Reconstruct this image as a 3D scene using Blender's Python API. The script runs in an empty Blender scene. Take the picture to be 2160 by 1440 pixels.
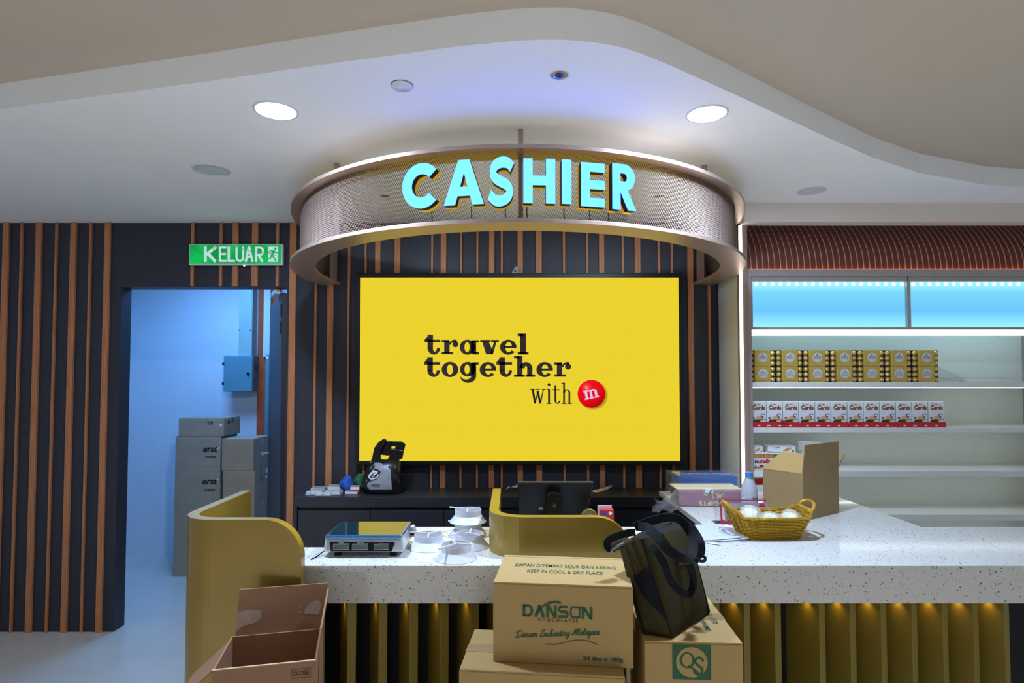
import bpy, bmesh, math, random
from mathutils import Vector, Matrix
random.seed(7)
SC = bpy.context.scene
COL = SC.collection
PI = math.pi

# ------------------------------------------------------------------ camera, world, lights, exposure
F, PP, H = 1250.0, 757.0, 1.55            # focal length in pixels, row of the optical axis, eye height
TH = math.atan(43 / F)
cd = bpy.data.cameras.new('camera'); cam = bpy.data.objects.new('camera', cd); COL.objects.link(cam)
cam.location = (0, 0, H); cam.rotation_euler = (PI / 2 + TH, 0, 0)
cd.sensor_width = 36; cd.lens = F / 2160 * 36; cd.shift_y = (PP - 720) / 2160
cd.clip_start = 0.02
SC.camera = cam
SC.view_settings.view_transform = 'Standard'; SC.view_settings.look = 'None'
SC.view_settings.exposure = 0.16; SC.view_settings.gamma = 1.0
SC.view_settings.use_curve_mapping = False

W = bpy.data.worlds.new('world'); SC.world = W; W.use_nodes = True
bg = W.node_tree.nodes['Background']; bg.inputs[0].default_value = (0.72, 0.82, 1.0, 1); bg.inputs[1].default_value = 0.27

def area(name, loc, size, energy, color, rot=(0, 0, 0), spread=PI):
    l = bpy.data.lights.new(name, 'AREA'); l.shape = 'DISK'; l.size = size; l.energy = energy; l.color = color; l.spread = spread
    o = bpy.data.objects.new(name, l); COL.objects.link(o); o.location = loc; o.rotation_euler = rot
    return o
# unseen fill lights, added above and behind the camera to brighten the shop
for i, (x, y) in enumerate([(-1.6, 0.2), (1.6, 0.2), (-1.6, -1.5), (1.6, -1.5), (0, -0.8)]):
    area('unseen_fill_light', (x, y, 2.60), 0.3, 21, (0.86, 0.93, 1.0), spread=math.radians(80))
# storage room tube light
area('storage_ceiling_lamp', (-2.35, 4.4, 2.58), 0.6, 34, (0.14, 0.42, 1.0))

def _ray(px, py):
    c, s = math.cos(TH), math.sin(TH); v = (PP - py) / F
    return Vector(((px - 1080) / F, c - v * s, s + v * c))
def ay(px, py, Y):                         # point of the place seen at a pixel, at distance Y from the camera
    r = _ray(px, py); r *= Y / r.y; return Vector((r.x, Y, H + r.z))
def az(px, py, z):                         # the same, at height z
    r = _ray(px, py); r *= (z - H) / r.z; return Vector((r.x, r.y, z))

# ------------------------------------------------------------------ materials
def lin(c):
    return tuple((x / 12.92 if x <= 0.04045 else ((x + 0.055) / 1.055) ** 2.4) for x in [q / 255 for q in c])
MATS = {}
def mat(name, rgb, rough=0.5, metal=0.0, var=0.06, scale=30.0, bump=0.0, trans=0.0, spec=0.5, coat=0.0, alpha=1.0, stretch=None, emit=None, estr=0.0, sheen=0.0):
    if name in MATS: return MATS[name]
    m = bpy.data.materials.new(name); m.use_nodes = True; nt = m.node_tree; b = nt.nodes['Principled BSDF']
    col = lin(rgb)
    b.inputs['Roughness'].default_value = rough; b.inputs['Metallic'].default_value = metal
    b.inputs['Specular IOR Level'].default_value = spec; b.inputs['Coat Weight'].default_value = coat
    b.inputs['Transmission Weight'].default_value = trans; b.inputs['Alpha'].default_value = alpha
    b.inputs['Sheen Weight'].default_value = sheen
    tc = nt.nodes.new('ShaderNodeTexCoord'); mp = nt.nodes.new('ShaderNodeMapping'); nt.links.new(tc.outputs['Object'], mp.inputs[0])
    if stretch: mp.inputs['Scale'].default_value = stretch
    n = nt.nodes.new('ShaderNodeTexNoise'); n.inputs['Scale'].default_value = scale; n.inputs['Detail'].default_value = 4
    nt.links.new(mp.outputs[0], n.inputs['Vector'])
    r = nt.nodes.new('ShaderNodeValToRGB'); r.color_ramp.elements[0].position = 0.3; r.color_ramp.elements[1].position = 0.7
    r.color_ramp.elements[0].color = (*[max(0, x * (1 - var)) for x in col], 1); r.color_ramp.elements[1].color = (*[min(1, x * (1 + var)) for x in col], 1)
    nt.links.new(n.outputs[0], r.inputs[0]); nt.links.new(r.outputs[0], b.inputs['Base Color'])
    if bump:
        bp = nt.nodes.new('ShaderNodeBump'); bp.inputs['Strength'].default_value = bump; bp.inputs['Distance'].default_value = 0.01
        nt.links.new(n.outputs[0], bp.inputs['Height']); nt.links.new(bp.outputs[0], b.inputs['Normal'])
    if emit:
        b.inputs['Emission Color'].default_value = (*lin(emit), 1); b.inputs['Emission Strength'].default_value = estr
    MATS[name] = m; return m
def glow(name, rgb, strength, var=0.0, scale=200.0):
    if name in MATS: return MATS[name]
    m = bpy.data.materials.new(name); m.use_nodes = True; nt = m.node_tree; nt.nodes.remove(nt.nodes['Principled BSDF'])
    e = nt.nodes.new('ShaderNodeEmission'); e.inputs[0].default_value = (*lin(rgb), 1); e.inputs[1].default_value = strength
    nt.links.new(e.outputs[0], nt.nodes['Material Output'].inputs[0])
    if var:
        tc = nt.nodes.new('ShaderNodeTexCoord'); c = nt.nodes.new('ShaderNodeTexNoise'); c.inputs['Scale'].default_value = scale
        nt.links.new(tc.outputs['Object'], c.inputs['Vector'])
        r = nt.nodes.new('ShaderNodeValToRGB'); k = lin(rgb)
        r.color_ramp.elements[0].position = 0.35; r.color_ramp.elements[1].position = 0.65
        r.color_ramp.elements[0].color = (*[x * (1 - var) for x in k], 1); r.color_ramp.elements[1].color = (*[min(1, x * (1 + var)) for x in k], 1)
        nt.links.new(c.outputs[0], r.inputs[0]); nt.links.new(r.outputs[0], e.inputs[0])
    MATS[name] = m; return m

M_CEIL = mat('ceiling_paint', (246, 246, 247), 0.9, var=0.01, scale=4)
M_WHITEWALL = mat('white_laminate', (214, 214, 212), 0.45, var=0.02, scale=5)
M_CREAM = mat('cream_paint', (226, 216, 206), 0.8, var=0.02, scale=5)
M_DARK = mat('charcoal_laminate', (47, 48, 58), 0.5, var=0.08, scale=20)
M_DARK2 = mat('charcoal_cabinet', (42, 43, 51), 0.38, var=0.06, scale=20)
M_DOORLEAF = mat('plum_grey_door', (46, 40, 48), 0.5, var=0.06, scale=12)
M_WOOD = mat('orange_wood', (190, 124, 80), 0.5, var=0.22, scale=9, stretch=(14, 14, 0.7))
M_REDWOOD = mat('red_wood', (104, 54, 42), 0.42, var=0.15, scale=9, stretch=(14, 3, 2))
M_PINKEDGE = mat('pale_rose_edge', (196, 152, 136), 0.5)
M_BRONZE = mat('champagne_metal', (176, 152, 138), 0.38, 0.55, var=0.04, scale=8)
M_BRONZEMESH = mat('champagne_mesh_metal', (118, 100, 90), 0.5, 0.4, var=0.05, scale=8)
M_GOLD = mat('gold_paint', (156, 128, 48), 0.36, 0.25, var=0.04, scale=6, coat=0.25)
M_FIN = mat('gold_fin_paint', (140, 122, 48), 0.45, 0.2, var=0.06, scale=7)
M_BLACK = mat('black_plastic', (13, 13, 14), 0.45, spec=0.3)
M_BLACKGLOSS = mat('black_gloss', (14, 14, 16), 0.15)
M_FRAME = mat('screen_frame_black', (16, 17, 20), 0.45)
M_GREY = mat('grey_metal', (150, 150, 155), 0.4, 0.5)
M_FLOOR = mat('floor_tile', (196, 190, 180), 0.25, var=0.05, scale=3)
M_CARD = mat('cardboard', (178, 147, 92), 0.85, var=0.025, scale=9, bump=0.03)
M_CARD2 = mat('cardboard_brown', (152, 112, 84), 0.85, var=0.03, scale=9, bump=0.03)
M_CARDIN = mat('cardboard_inside', (130, 92, 68), 0.9, var=0.05, scale=14)
M_CARDPALE = mat('cardboard_torn', (172, 152, 134), 0.9, var=0.08, scale=40)
M_CARDEDGE = mat('cardboard_edge', (205, 180, 145), 0.9, var=0.1, scale=80)
M_CARDGREY = mat('cardboard_storage', (165, 150, 128), 0.85, var=0.06, scale=12)
M_TAPE = mat('packing_tape', (170, 140, 100), 0.15, coat=0.6, var=0.1, scale=60)
M_GREENINK = mat('green_ink', (44, 92, 62), 0.8, var=0.15, scale=150)
M_BROWNINK = mat('brown_ink', (72, 46, 34), 0.8, var=0.1, scale=100)
M_BLACKINK = mat('black_ink', (24, 22, 22), 0.8)
M_WHITEPL = mat('white_plastic', (222, 224, 230), 0.2, var=0.02, coat=0.3)
M_PAPER = mat('white_paper', (226, 230, 236), 0.8, var=0.02)
M_RED = mat('red_print', (190, 36, 38), 0.45)
M_CLEAR = mat('clear_acrylic', (245, 245, 250), 0.05, trans=1.0, spec=0.5, var=0.0)
M_FILM = mat('clear_film', (235, 235, 240), 0.12, var=0.05, alpha=0.09, scale=40, bump=0.3)
M_TEAL = mat('teal_enclosure', (92, 138, 150), 0.45, var=0.05, scale=8)
M_STORE = mat('storage_wall_paint', (214, 220, 228), 0.85, var=0.03, scale=4)
M_GALV = mat('galvanised_trunking', (172, 196, 190), 0.45, 0.2, var=0.06, scale=7)
M_RUST = mat('rust_red_primer', (176, 76, 36), 0.75, var=0.12, scale=10)
M_OLIVE = mat('olive_canvas', (58, 51, 26), 0.85, var=0.14, scale=18, bump=0.2, spec=0.2)
M_NAVYWEB = mat('navy_webbing', (13, 14, 22), 0.8, var=0.2, scale=220, bump=0.2, spec=0.25)
M_GLITTER = mat('gold_glitter', (205, 162, 52), 0.25, 0.8, var=0.45, scale=420, bump=0.6)
M_LIGHTWHITE = glow('lamp_white', (200, 224, 255), 900.0)
M_STRIP = glow('led_strip_white', (255, 244, 236), 5.0)
M_STRIP2 = glow('shelf_led_white', (238, 255, 246), 6.0)

def terrazzo():
    m = bpy.data.materials.new('terrazzo'); m.use_nodes = True; nt = m.node_tree; b = nt.nodes['Principled BSDF']
    tc = nt.nodes.new('ShaderNodeTexCoord'); base = (*lin((214, 214, 212)), 1); prev = None
    for sc, th, colr, keep in ((100, 0.25, (84, 70, 58), 0.24), (170, 0.28, (128, 112, 92), 0.16), (260, 0.28, (186, 176, 162), 0.25)):
        v = nt.nodes.new('ShaderNodeTexVoronoi'); v.inputs['Scale'].default_value = sc
        nz = nt.nodes.new('ShaderNodeTexNoise'); nz.inputs['Scale'].default_value = sc * 1.5
        ad = nt.nodes.new('ShaderNodeMixRGB'); ad.blend_type = 'ADD'; ad.inputs[0].default_value = 0.012
        nt.links.new(tc.outputs['Object'], nz.inputs['Vector']); nt.links.new(tc.outputs['Object'], ad.inputs[1]); nt.links.new(nz.outputs['Color'], ad.inputs[2])
        nt.links.new(ad.outputs[0], v.inputs['Vector'])
        lt = nt.nodes.new('ShaderNodeMath'); lt.operation = 'LESS_THAN'; lt.inputs[1].default_value = th; nt.links.new(v.outputs['Distance'], lt.inputs[0])
        sp = nt.nodes.new('ShaderNodeSeparateColor'); nt.links.new(v.outputs['Color'], sp.inputs[0])
        l2 = nt.nodes.new('ShaderNodeMath'); l2.operation = 'LESS_THAN'; l2.inputs[1].default_value = keep; nt.links.new(sp.outputs[0], l2.inputs[0])
        mu = nt.nodes.new('ShaderNodeMath'); mu.operation = 'MULTIPLY'; nt.links.new(lt.outputs[0], mu.inputs[0]); nt.links.new(l2.outputs[0], mu.inputs[1])
        mx = nt.nodes.new('ShaderNodeMixRGB'); nt.links.new(mu.outputs[0], mx.inputs[0]); mx.inputs[2].default_value = (*lin(colr), 1)
        if prev: nt.links.new(prev.outputs[0], mx.inputs[1])
        else: mx.inputs[1].default_value = base
        prev = mx
    nt.links.new(prev.outputs[0], b.inputs['Base Color']); b.inputs['Roughness'].default_value = 0.1
    return m
M_TERR = terrazzo()

# ------------------------------------------------------------------ mesh building
class B:
    def __init__(s): s.v = []; s.f = []
    def add(s, vs, fs):
        k = len(s.v); s.v += [Vector(p) for p in vs]; s.f += [tuple(i + k for i in f) for f in fs]; return s
    def box(s, x0, x1, y0, y1, z0, z1):
        return s.hexa([(x0, y0, z0), (x1, y0, z0), (x1, y1, z0), (x0, y1, z0), (x0, y0, z1), (x1, y0, z1), (x1, y1, z1), (x0, y1, z1)])
    def hexa(s, p):
        return s.add(p, [(3, 2, 1, 0), (4, 5, 6, 7), (0, 1, 5, 4), (1, 2, 6, 5), (2, 3, 7, 6), (3, 0, 4, 7)])
    def obox(s, o, u, v, w):               # box spanned by three vectors
        o, u, v, w = map(Vector, (o, u, v, w))
        return s.hexa([o, o + u, o + u + v, o + v, o + w, o + u + w, o + u + v + w, o + v + w])
    def prism(s, poly, ext):               # any simple polygon of 3-D points, pushed along ext
        n = len(poly); ext = Vector(ext); p = [Vector(q) for q in poly]
        return s.add(p + [q + ext for q in p], [tuple(range(n))[::-1], tuple(range(n, 2 * n))] + [(i, (i + 1) % n, n + (i + 1) % n, n + i) for i in range(n)])
    def poly(s, pts):
        return s.add(pts, [tuple(range(len(pts)))])
    def tube(s, pts, r, n=6, closed=False, caps=True):
        pts = [Vector(p) for p in pts]; m = len(pts); rings = []
        R = r if isinstance(r, (list, tuple)) else [r] * m
        up = Vector((0.13, 0.21, 0.97))
        for i, p in enumerate(pts):
            a = pts[(i - 1) % m] if closed or i else p; b = pts[(i + 1) % m] if closed or i < m - 1 else p
            t = (b - a).normalized(); x = t.cross(up)
            if x.length < 1e-3: x = t.cross(Vector((1, 0, 0)))
            x.normalize(); y = x.cross(t).normalized()
            rings.append([p + (x * math.cos(2 * PI * k / n) + y * math.sin(2 * PI * k / n)) * R[i] for k in range(n)])
        k0 = len(s.v); s.v += [q for rg in rings for q in rg]
        for i in range(m if closed else m - 1):
            j = (i + 1) % m
            for k in range(n):
                s.f.append((k0 + i * n + k, k0 + i * n + (k + 1) % n, k0 + j * n + (k + 1) % n, k0 + j * n + k))
        if caps and not closed:
            s.f.append(tuple(k0 + k for k in range(n))[::-1]); s.f.append(tuple(k0 + (m - 1) * n + k for k in range(n)))
        return s
    def lathe(s, prof, c=(0, 0, 0), n=28, a0=0, a1=2 * PI):
        full = abs(a1 - a0 - 2 * PI) < 1e-6; m = n if full else n + 1; c = Vector(c); k0 = len(s.v); L = len(prof)
        for i in range(m):
            a = a0 + (a1 - a0) * i / n
            for r, z in prof: s.v.append(c + Vector((r * math.cos(a), r * math.sin(a), z)))
        for i in range(n):
            j = (i + 1) % m
            for k in range(L - 1):
                q = (k0 + i * L + k, k0 + j * L + k, k0 + j * L + k + 1, k0 + i * L + k + 1)
                s.f.append(q)
        return s
    def ribbon(s, pts, wv, t=0.003):       # webbing: pts, width vectors (one or per point), thickness
        pts = [Vector(p) for p in pts]; m = len(pts); wv = wv if isinstance(wv, list) else [wv] * m; k0 = len(s.v)
        for i, p in enumerate(pts):
            a = pts[max(0, i - 1)]; b = pts[min(m - 1, i + 1)]; w = Vector(wv[i]); nrm = (b - a).cross(w).normalized() * t / 2
            s.v += [p - w / 2 - nrm, p + w / 2 - nrm, p + w / 2 + nrm, p - w / 2 + nrm]
        for i in range(m - 1):
            for k in range(4):
                s.f.append((k0 + i * 4 + k, k0 + i * 4 + (k + 1) % 4, k0 + i * 4 + 4 + (k + 1) % 4, k0 + i * 4 + 4 + k))
        s.f.append((k0, k0 + 1, k0 + 2, k0 + 3)); e = k0 + (m - 1) * 4; s.f.append((e + 3, e + 2, e + 1, e))
        return s
    def grid(s, rows, close_u=False):      # rows of points
        k0 = len(s.v); n = len(rows[0]); s.v += [Vector(p) for r in rows for p in r]
        for i in range(len(rows) - 1):
            for k in range(n if close_u else n - 1):
                s.f.append((k0 + i * n + k, k0 + i * n + (k + 1) % n, k0 + (i + 1) * n + (k + 1) % n, k0 + (i + 1) * n + k))
        return s
    def ink(s, polys, o, u, v):            # flat marks: lists of 2-D polygons laid on a plane
        o, u, v = Vector(o), Vector(u), Vector(v)
        for p in polys: s.poly([o + u * a + v * b for a, b in p])
        return s
    def extr(s, polys, o, u, v, w):        # raised letters
        o, u, v = Vector(o), Vector(u), Vector(v)
        for p in polys: s.prism([o + u * a + v * b for a, b in p], w)
        return s

def obj(name, b, m, parent=None, smooth=False, local=False, bevel=0.0, sub=0, label=None, kind=None):
    me = bpy.data.meshes.new(name); me.from_pydata([tuple(p) for p in b.v], [], b.f); me.validate()
    bm = bmesh.new(); bm.from_mesh(me); bmesh.ops.recalc_face_normals(bm, faces=bm.faces); bm.to_mesh(me); bm.free()
    me.materials.append(m)
    if smooth: me.polygons.foreach_set('use_smooth', [True] * len(me.polygons))
    o = bpy.data.objects.new(name, me); COL.objects.link(o)
    if parent:
        o.parent = parent
        if not local and parent.type == 'EMPTY': o.location = -Vector(parent.location)
    if bevel:
        md = o.modifiers.new('bevel', 'BEVEL'); md.width = bevel; md.segments = 2; md.limit_method = 'ANGLE'; md.angle_limit = 0.7
    if sub:
        md = o.modifiers.new('sub', 'SUBSURF'); md.levels = sub; md.render_levels = sub
    if label: o['label'] = label
    if kind: o['kind'] = kind
    return o
def thing(name, label, cat, loc=(0, 0, 0), rz=0.0, group=None):
    o = bpy.data.objects.new(name, None); COL.objects.link(o); o.location = loc; o.rotation_euler = (0, 0, rz); o.empty_display_size = 0.05
    o['label'] = label; o['category'] = cat
    if group: o['group'] = group
    return o
def tag(o, label, cat, group=None):
    o['label'] = label; o['category'] = cat
    if group: o['group'] = group
    return o
def struct(name, b, m, parent=None, **k):
    o = obj(name, b, m, parent, **k)
    if not parent: o['kind'] = 'structure'
    return o
def share(o, loc=(0, 0, 0), parent=None, name=None, rz=None):
    c = o.copy(); COL.objects.link(c)
    if name: c.name = name
    c.location = loc
    if parent: c.parent = parent
    if rz is not None: c.rotation_euler = (0, 0, rz)
    return c
def dup(root, loc, rz=None, label=None, group=None):
    r = root.copy(); COL.objects.link(r); r.location = loc
    if rz is not None: r.rotation_euler = (0, 0, rz)
    if label: r['label'] = label
    if group: r['group'] = group
    for ch in list(root.children):
        c = ch.copy(); COL.objects.link(c); c.parent = r
        for g in list(ch.children):
            d = g.copy(); COL.objects.link(d); d.parent = c
    return r

# ---- 2-D marks
def rect(x0, y0, x1, y1): return [(x0, y0), (x1, y0), (x1, y1), (x0, y1)]
def arc(cx, cy, rx, ry, irx, iry, a0, a1, n=20, icx=None, icy=None):   # band between two ellipses, degrees
    icx = cx if icx is None else icx; icy = cy if icy is None else icy; out = []
    for i in range(n):
        a, b = math.radians(a0 + (a1 - a0) * i / n), math.radians(a0 + (a1 - a0) * (i + 1) / n)
        out.append([(icx + irx * math.cos(a), icy + iry * math.sin(a)), (cx + rx * math.cos(a), cy + ry * math.sin(a)),
                    (cx + rx * math.cos(b), cy + ry * math.sin(b)), (icx + irx * math.cos(b), icy + iry * math.sin(b))])
    return out
def disc(cx, cy, rx, ry=None, n=24):
    ry = ry or rx; return [(cx + rx * math.cos(2 * PI * i / n), cy + ry * math.sin(2 * PI * i / n)) for i in range(n)]
def spline(pts, n=6):
    out = []; m = len(pts)
    for i in range(m - 1):
        p0, p1, p2, p3 = [Vector(pts[max(0, min(m - 1, k))]) for k in (i - 1, i, i + 1, i + 2)]
        for j in range(n):
            t = j / n
            out.append(0.5 * ((2 * p1) + (p2 - p0) * t + (2 * p0 - 5 * p1 + 4 * p2 - p3) * t * t + (3 * p1 - p0 - 3 * p2 + p3) * t ** 3))
    out.append(Vector(pts[-1])); return out
def stroke(pts, w):                        # polyline with round-ish joins
    out = []; pts = [Vector((p[0], p[1])) for p in pts]; L = []; R = []
    for i, p in enumerate(pts):
        a = pts[max(0, i - 1)]; b = pts[min(len(pts) - 1, i + 1)]; t = (b - a)
        t = t.normalized() if t.length > 1e-9 else Vector((1, 0)); n = Vector((-t.y, t.x)) * (w[i] if isinstance(w, list) else w) / 2
        L.append(p + n); R.append(p - n)
    for i in range(len(pts) - 1): out.append([tuple(R[i]), tuple(R[i + 1]), tuple(L[i + 1]), tuple(L[i])])
    return out
_T = {}
def text(s, cap, bold=0.0, shear=0.0, sx=1.0, space=1.0, align='C'):   # built-in font as flat polygons, origin at the baseline
    key = (s, bold, shear, space)
    if key not in _T:
        cu = bpy.data.curves.new('t', 'FONT'); cu.body = s; cu.size = 1; cu.offset = bold; cu.shear = shear; cu.space_character = space
        cu.resolution_u = 4; cu.fill_mode = 'FRONT'
        o = bpy.data.objects.new('t', cu); COL.objects.link(o); bpy.context.view_layer.update()
        me = bpy.data.meshes.new_from_object(o.evaluated_get(bpy.context.evaluated_depsgraph_get()))
        _T[key] = [[(me.vertices[i].co.x, me.vertices[i].co.y) for i in p.vertices] for p in me.polygons]
        bpy.data.objects.remove(o); bpy.data.curves.remove(cu); bpy.data.meshes.remove(me)
    P = _T[key]; k = cap / 0.70
    xs = [q[0] for p in P for q in p]; x0, x1 = min(xs), max(xs)
    off = {'C': (x0 + x1) / 2, 'L': x0, 'R': x1}[align]
    return [[((a - off) * k * sx, b * k) for a, b in p] for p in P]
def text_w(s, cap, **k):
    P = text(s, cap, **k); xs = [q[0] for p in P for q in p]; return max(xs) - min(xs)
def move(polys, dx=0, dy=0, s=1.0, rot=0.0, sx=1.0, sy=1.0):
    c, q = math.cos(rot), math.sin(rot)
    return [[(dx + s * sx * (a * c - b * q), dy + s * sy * (a * q + b * c)) for a, b in p] for p in polys]

# ------------------------------------------------------------------ the room
YW = 3.70; ZC = 2.535; ZU = 2.63
struct('floor', B().box(-4, 4, -3, 6.4, -0.1, 0), M_FLOOR)
struct('ceiling', B().box(-4, 4, -3, 6.4, ZU, ZU + 0.08), mat('shade_toned_ceiling', (196, 182, 164), 0.9, var=0.01, scale=4))  # white upper ceiling toned brown: its dimmer light is put into the colour
edge = [(-4, 2.63), (-3.2, 2.443), (-2.4, 2.254), (-1.6, 2.067), (-0.99, 1.923), (-0.68, 1.845), (-0.371, 1.771), (-0.15, 1.72), (0.0, 1.694), (0.082, 1.687), (0.15, 1.687), (0.231, 1.699), (0.28, 1.711), (0.328, 1.728),
        (0.385, 1.757), (0.438, 1.79), (0.5, 1.83), (0.559, 1.871), (0.763, 2.012), (1.188, 2.314), (1.6, 2.60), (1.95, 2.80), (2.4, 2.97), (3.0, 3.08), (4, 3.15)]
struct('ceiling_soffit', B().prism([(x, y, ZC) for x, y in edge] + [(4, 3.85, ZC), (-4, 3.85, ZC)], (0, 0, ZU - ZC)), M_CEIL)
struct('trim_1', B().box(1.30, 4, 3.28, 3.36, 2.428, ZU), M_CREAM)
DL, DR, DZ = -2.45, -1.41, ay(577, 605, YW).z
wb = struct('wall_back', B().box(DR, 4, YW, YW + 0.1, 0, ZU).box(DL, DR, YW, YW + 0.1, DZ, ZU).box(-4, DL, YW, YW + 0.1, 0, ZU), M_DARK)
# wooden slats on the dark wall: (left, right) pixel columns at the row given, all full height unless over the doorway
CABZ = ay(900, 1028, YW).z
def slat(x0, x1, z0, z1):
    obj('slat', B().box(x0, x1, YW - 0.016, YW, z0, z1), M_WOOD, wb, bevel=0.0015)
for a, b in [(405, 411), (465, 470.5), (492, 504), (533, 545.5), (584, 590)]:
    slat(ay(a, 540, YW).x, ay(b, 540, YW).x, DZ + 0.002, ZC)
slat(ay(612.5, 560, YW).x, ay(626, 560, YW).x, 0, ZC)
for a, b in [(665.6, 670), (692.5, 705), (735, 739.5), (770, 774), (792, 803), (833, 845), (910, 914.2), (930, 941.7), (970.7, 974.8), (1005, 1009.2), (1031.7, 1043), (1056.5, 1060.7), (1091.7, 1103), (1130.7, 1142.7),
             (1187, 1191.8), (1236, 1240.6), (1263, 1274), (1311, 1315.6), (1338, 1350), (1386.7, 1391.5), (1414, 1418.6), (1449, 1461), (1491.5, 1496.5)]:
    slat(ay(a, 570, YW).x, ay(b, 570, YW).x, CABZ, ZC)
for a, b in [(8, 20), (45, 49), (77, 89), (118, 122), (150, 162), (190, 194), (222, 234)]:
    slat(ay(a, 570, YW).x, ay(b, 570, YW).x, 0, ZC)

# storage room behind the doorway
YS = 5.3
struct('wall_storage', B().box(-3.6, -0.9, YS, YS + 0.1, 0, ZU).box(-3.7, -3.6, YW + 0.1, YS + 0.1, 0, ZU).box(-0.9, -0.8, YW + 0.1, YS + 0.1, 0, ZU), M_STORE)
# steel column with rust-red primer, white trunking before it
struct('trim_2', B().box(ay(549, 700, YS).x, ay(592, 700, YS).x, YS - 0.05, YS, 0, ZU), M_RUST)
obj('trunking_strip', B().box(ay(563, 700, YS).x, ay(577, 700, YS).x, YS - 0.075, YS - 0.05, 1.75, ZU), M_STORE, bpy.data.objects['trim_2'])

# open door leaf with closer and handle
a_ = math.radians(27); hx, hy = DR - 0.012, YW + 0.06
dd = Vector((-math.sin(a_), math.cos(a_), 0)); dn = Vector((math.cos(a_), math.sin(a_), 0)) * 0.04
door = struct('door_1', B().obox((hx, hy, 0.01), dd * 0.86, -dn, (0, 0, DZ - 0.04)), M_DOORLEAF, bevel=0.003)
obj('door_closer', B().obox(Vector((hx, hy, DZ - 0.035)) + dd * 0.03 - dn * 1.2, dd * 0.2, -dn * 0.9, (0, 0, 0.03)), M_WHITEPL, door)
for zz in (1.95, 1.84): obj('hinge', B().obox(Vector((hx, hy, zz)) - dn * 1.05 + dd * 0.01, dd * 0.03, -dn * 0.15, (0, 0, 0.08)), M_BLACK, door)
obj('handle', B().tube([Vector((hx, hy, 1.0)) + dd * 0.8 - dn * k for k in (1, 2.2)] + [Vector((hx, hy, 1.0)) + dd * 0.68 - dn * 2.2], 0.009), M_GREY, door)

# electrical boxes
def enclosure(px0, px1, py0, py1, Y, label):
    a, b = ay(px0, py1, Y), ay(px1, py0, Y)
    t = thing('electrical_enclosure', label, 'electrical box', (a.x, Y, a.z), group='electrical boxes in the storage room')
    obj('body', B().box(a.x, b.x, Y + 0.012, YS - (0.055 if px0 > 540 else 0), a.z, b.z), M_TEAL, t, bevel=0.003)
    dr = obj('door', B().box(a.x + 0.003, b.x - 0.003, Y, Y + 0.011, a.z + 0.003, b.z - 0.003), M_TEAL, t, bevel=0.003)
    return t, dr, a, b
t, dr, a, b = enclosure(470, 533, 750, 826, 5.13, 'square blue-grey electrical box with round black lock')
obj('lock', B().tube([(b.x - 0.035, 5.13, (a.z + b.z) / 2), (b.x - 0.035, 5.118, (a.z + b.z) / 2)], 0.012, 12), M_BLACK, dr)
for zz in (a.z + 0.07, b.z - 0.07): obj('hinge', B().box(a.x - 0.006, a.x + 0.008, 5.122, 5.14, zz - 0.012, zz + 0.012), M_BLACK, dr)
for k in range(3): obj('vent_slot', B().box(b.x, b.x + 0.002, 5.17, 5.23, b.z - 0.09 - k * 0.02, b.z - 0.085 - k * 0.02), M_BLACK, t)
t, dr, a, b = enclosure(557, 600, 747, 920, 5.10, 'tall narrow blue distribution board partly behind the open door')
obj('badge', B().box(a.x + 0.055, a.x + 0.09, 5.097, 5.10, b.z - 0.17, b.z - 0.145), M_PAPER, dr)
obj('badge', B().extr([disc(a.x + 0.018, b.z - 0.03, 0.012)], (0, 5.098, 0), (1, 0, 0), (0, 0, 1), (0, 0.002, 0)), M_PAPER, dr)
p0, p1 = ay(505, 605, 5.2), ay(531, 750, 5.2)
tk = thing('cable_trunking', 'pale green cable trunking rising above the square electrical box', 'trunking', (p0.x, 5.2, p1.z))
obj('channel', B().box(p0.x, p1.x, 5.2, YS, p1.z, ZU), M_GALV, tk, bevel=0.002)
obj('cover', B().box(p0.x + 0.006, p1.x - 0.006, 5.195, 5.2, p1.z, ZU), M_GALV, tk)
for x in (p0.x + 0.012, p1.x - 0.012): obj('screw', B().tube([(x, 5.195, 1.98), (x, 5.19, 1.98)], 0.004, 8), M_BLACK, tk)
c = ay(571, 947, YS)
tk = thing('wall_socket', 'small white wall socket below the tall distribution board', 'socket', (c.x, YS, c.z))
obj('plate', B().box(c.x - 0.03, c.x + 0.03, YS - 0.012, YS, c.z - 0.04, c.z + 0.03), M_WHITEPL, tk, bevel=0.003)
for dx, dz in ((-0.008, -0.01), (0.008, -0.01), (0, 0.008)): obj('pin_hole', B().box(c.x + dx - 0.003, c.x + dx + 0.003, YS - 0.014, YS - 0.012, c.z + dz - 0.005, c.z + dz + 0.005), M_BLACK, tk)

# ------------------------------------------------------------------ cartons
def carton(label, fl, w, d, h, rz, m, group=None, tape=True, seam=0.5):
    """closed carton; local x along the front, y away from the camera"""
    t = thing('carton', label, 'carton', fl, rz, group)
    obj('body', B().box(0, w, 0, d, 0, h - 0.004), m, t, local=True, bevel=0.003)
    e = 0.0015
    obj('top_flap', B().box(e, w - e, e, d * seam - 0.0012, h - 0.004, h), m, t, local=True)
    obj('top_flap', B().box(e, w - e, d * seam + 0.0012, d - e, h - 0.004, h), m, t, local=True)
    if tape:
        obj('tape', B().box(-0.0008, w + 0.0008, d / 2 - 0.024, d / 2 + 0.024, h, h + 0.0008).box(-0.001, 0, d / 2 - 0.024, d / 2 + 0.024, h - 0.06, h + 0.0008).box(w, w + 0.001, d / 2 - 0.024, d / 2 + 0.024, h - 0.06, h + 0.0008), M_TAPE, t, local=True)
    return t
g = 'cartons in the storage room'
zs = [1.095, 0.855, 0.625, 0.395, 0.0]
xa = ay(468, 950, 4.55).x
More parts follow.
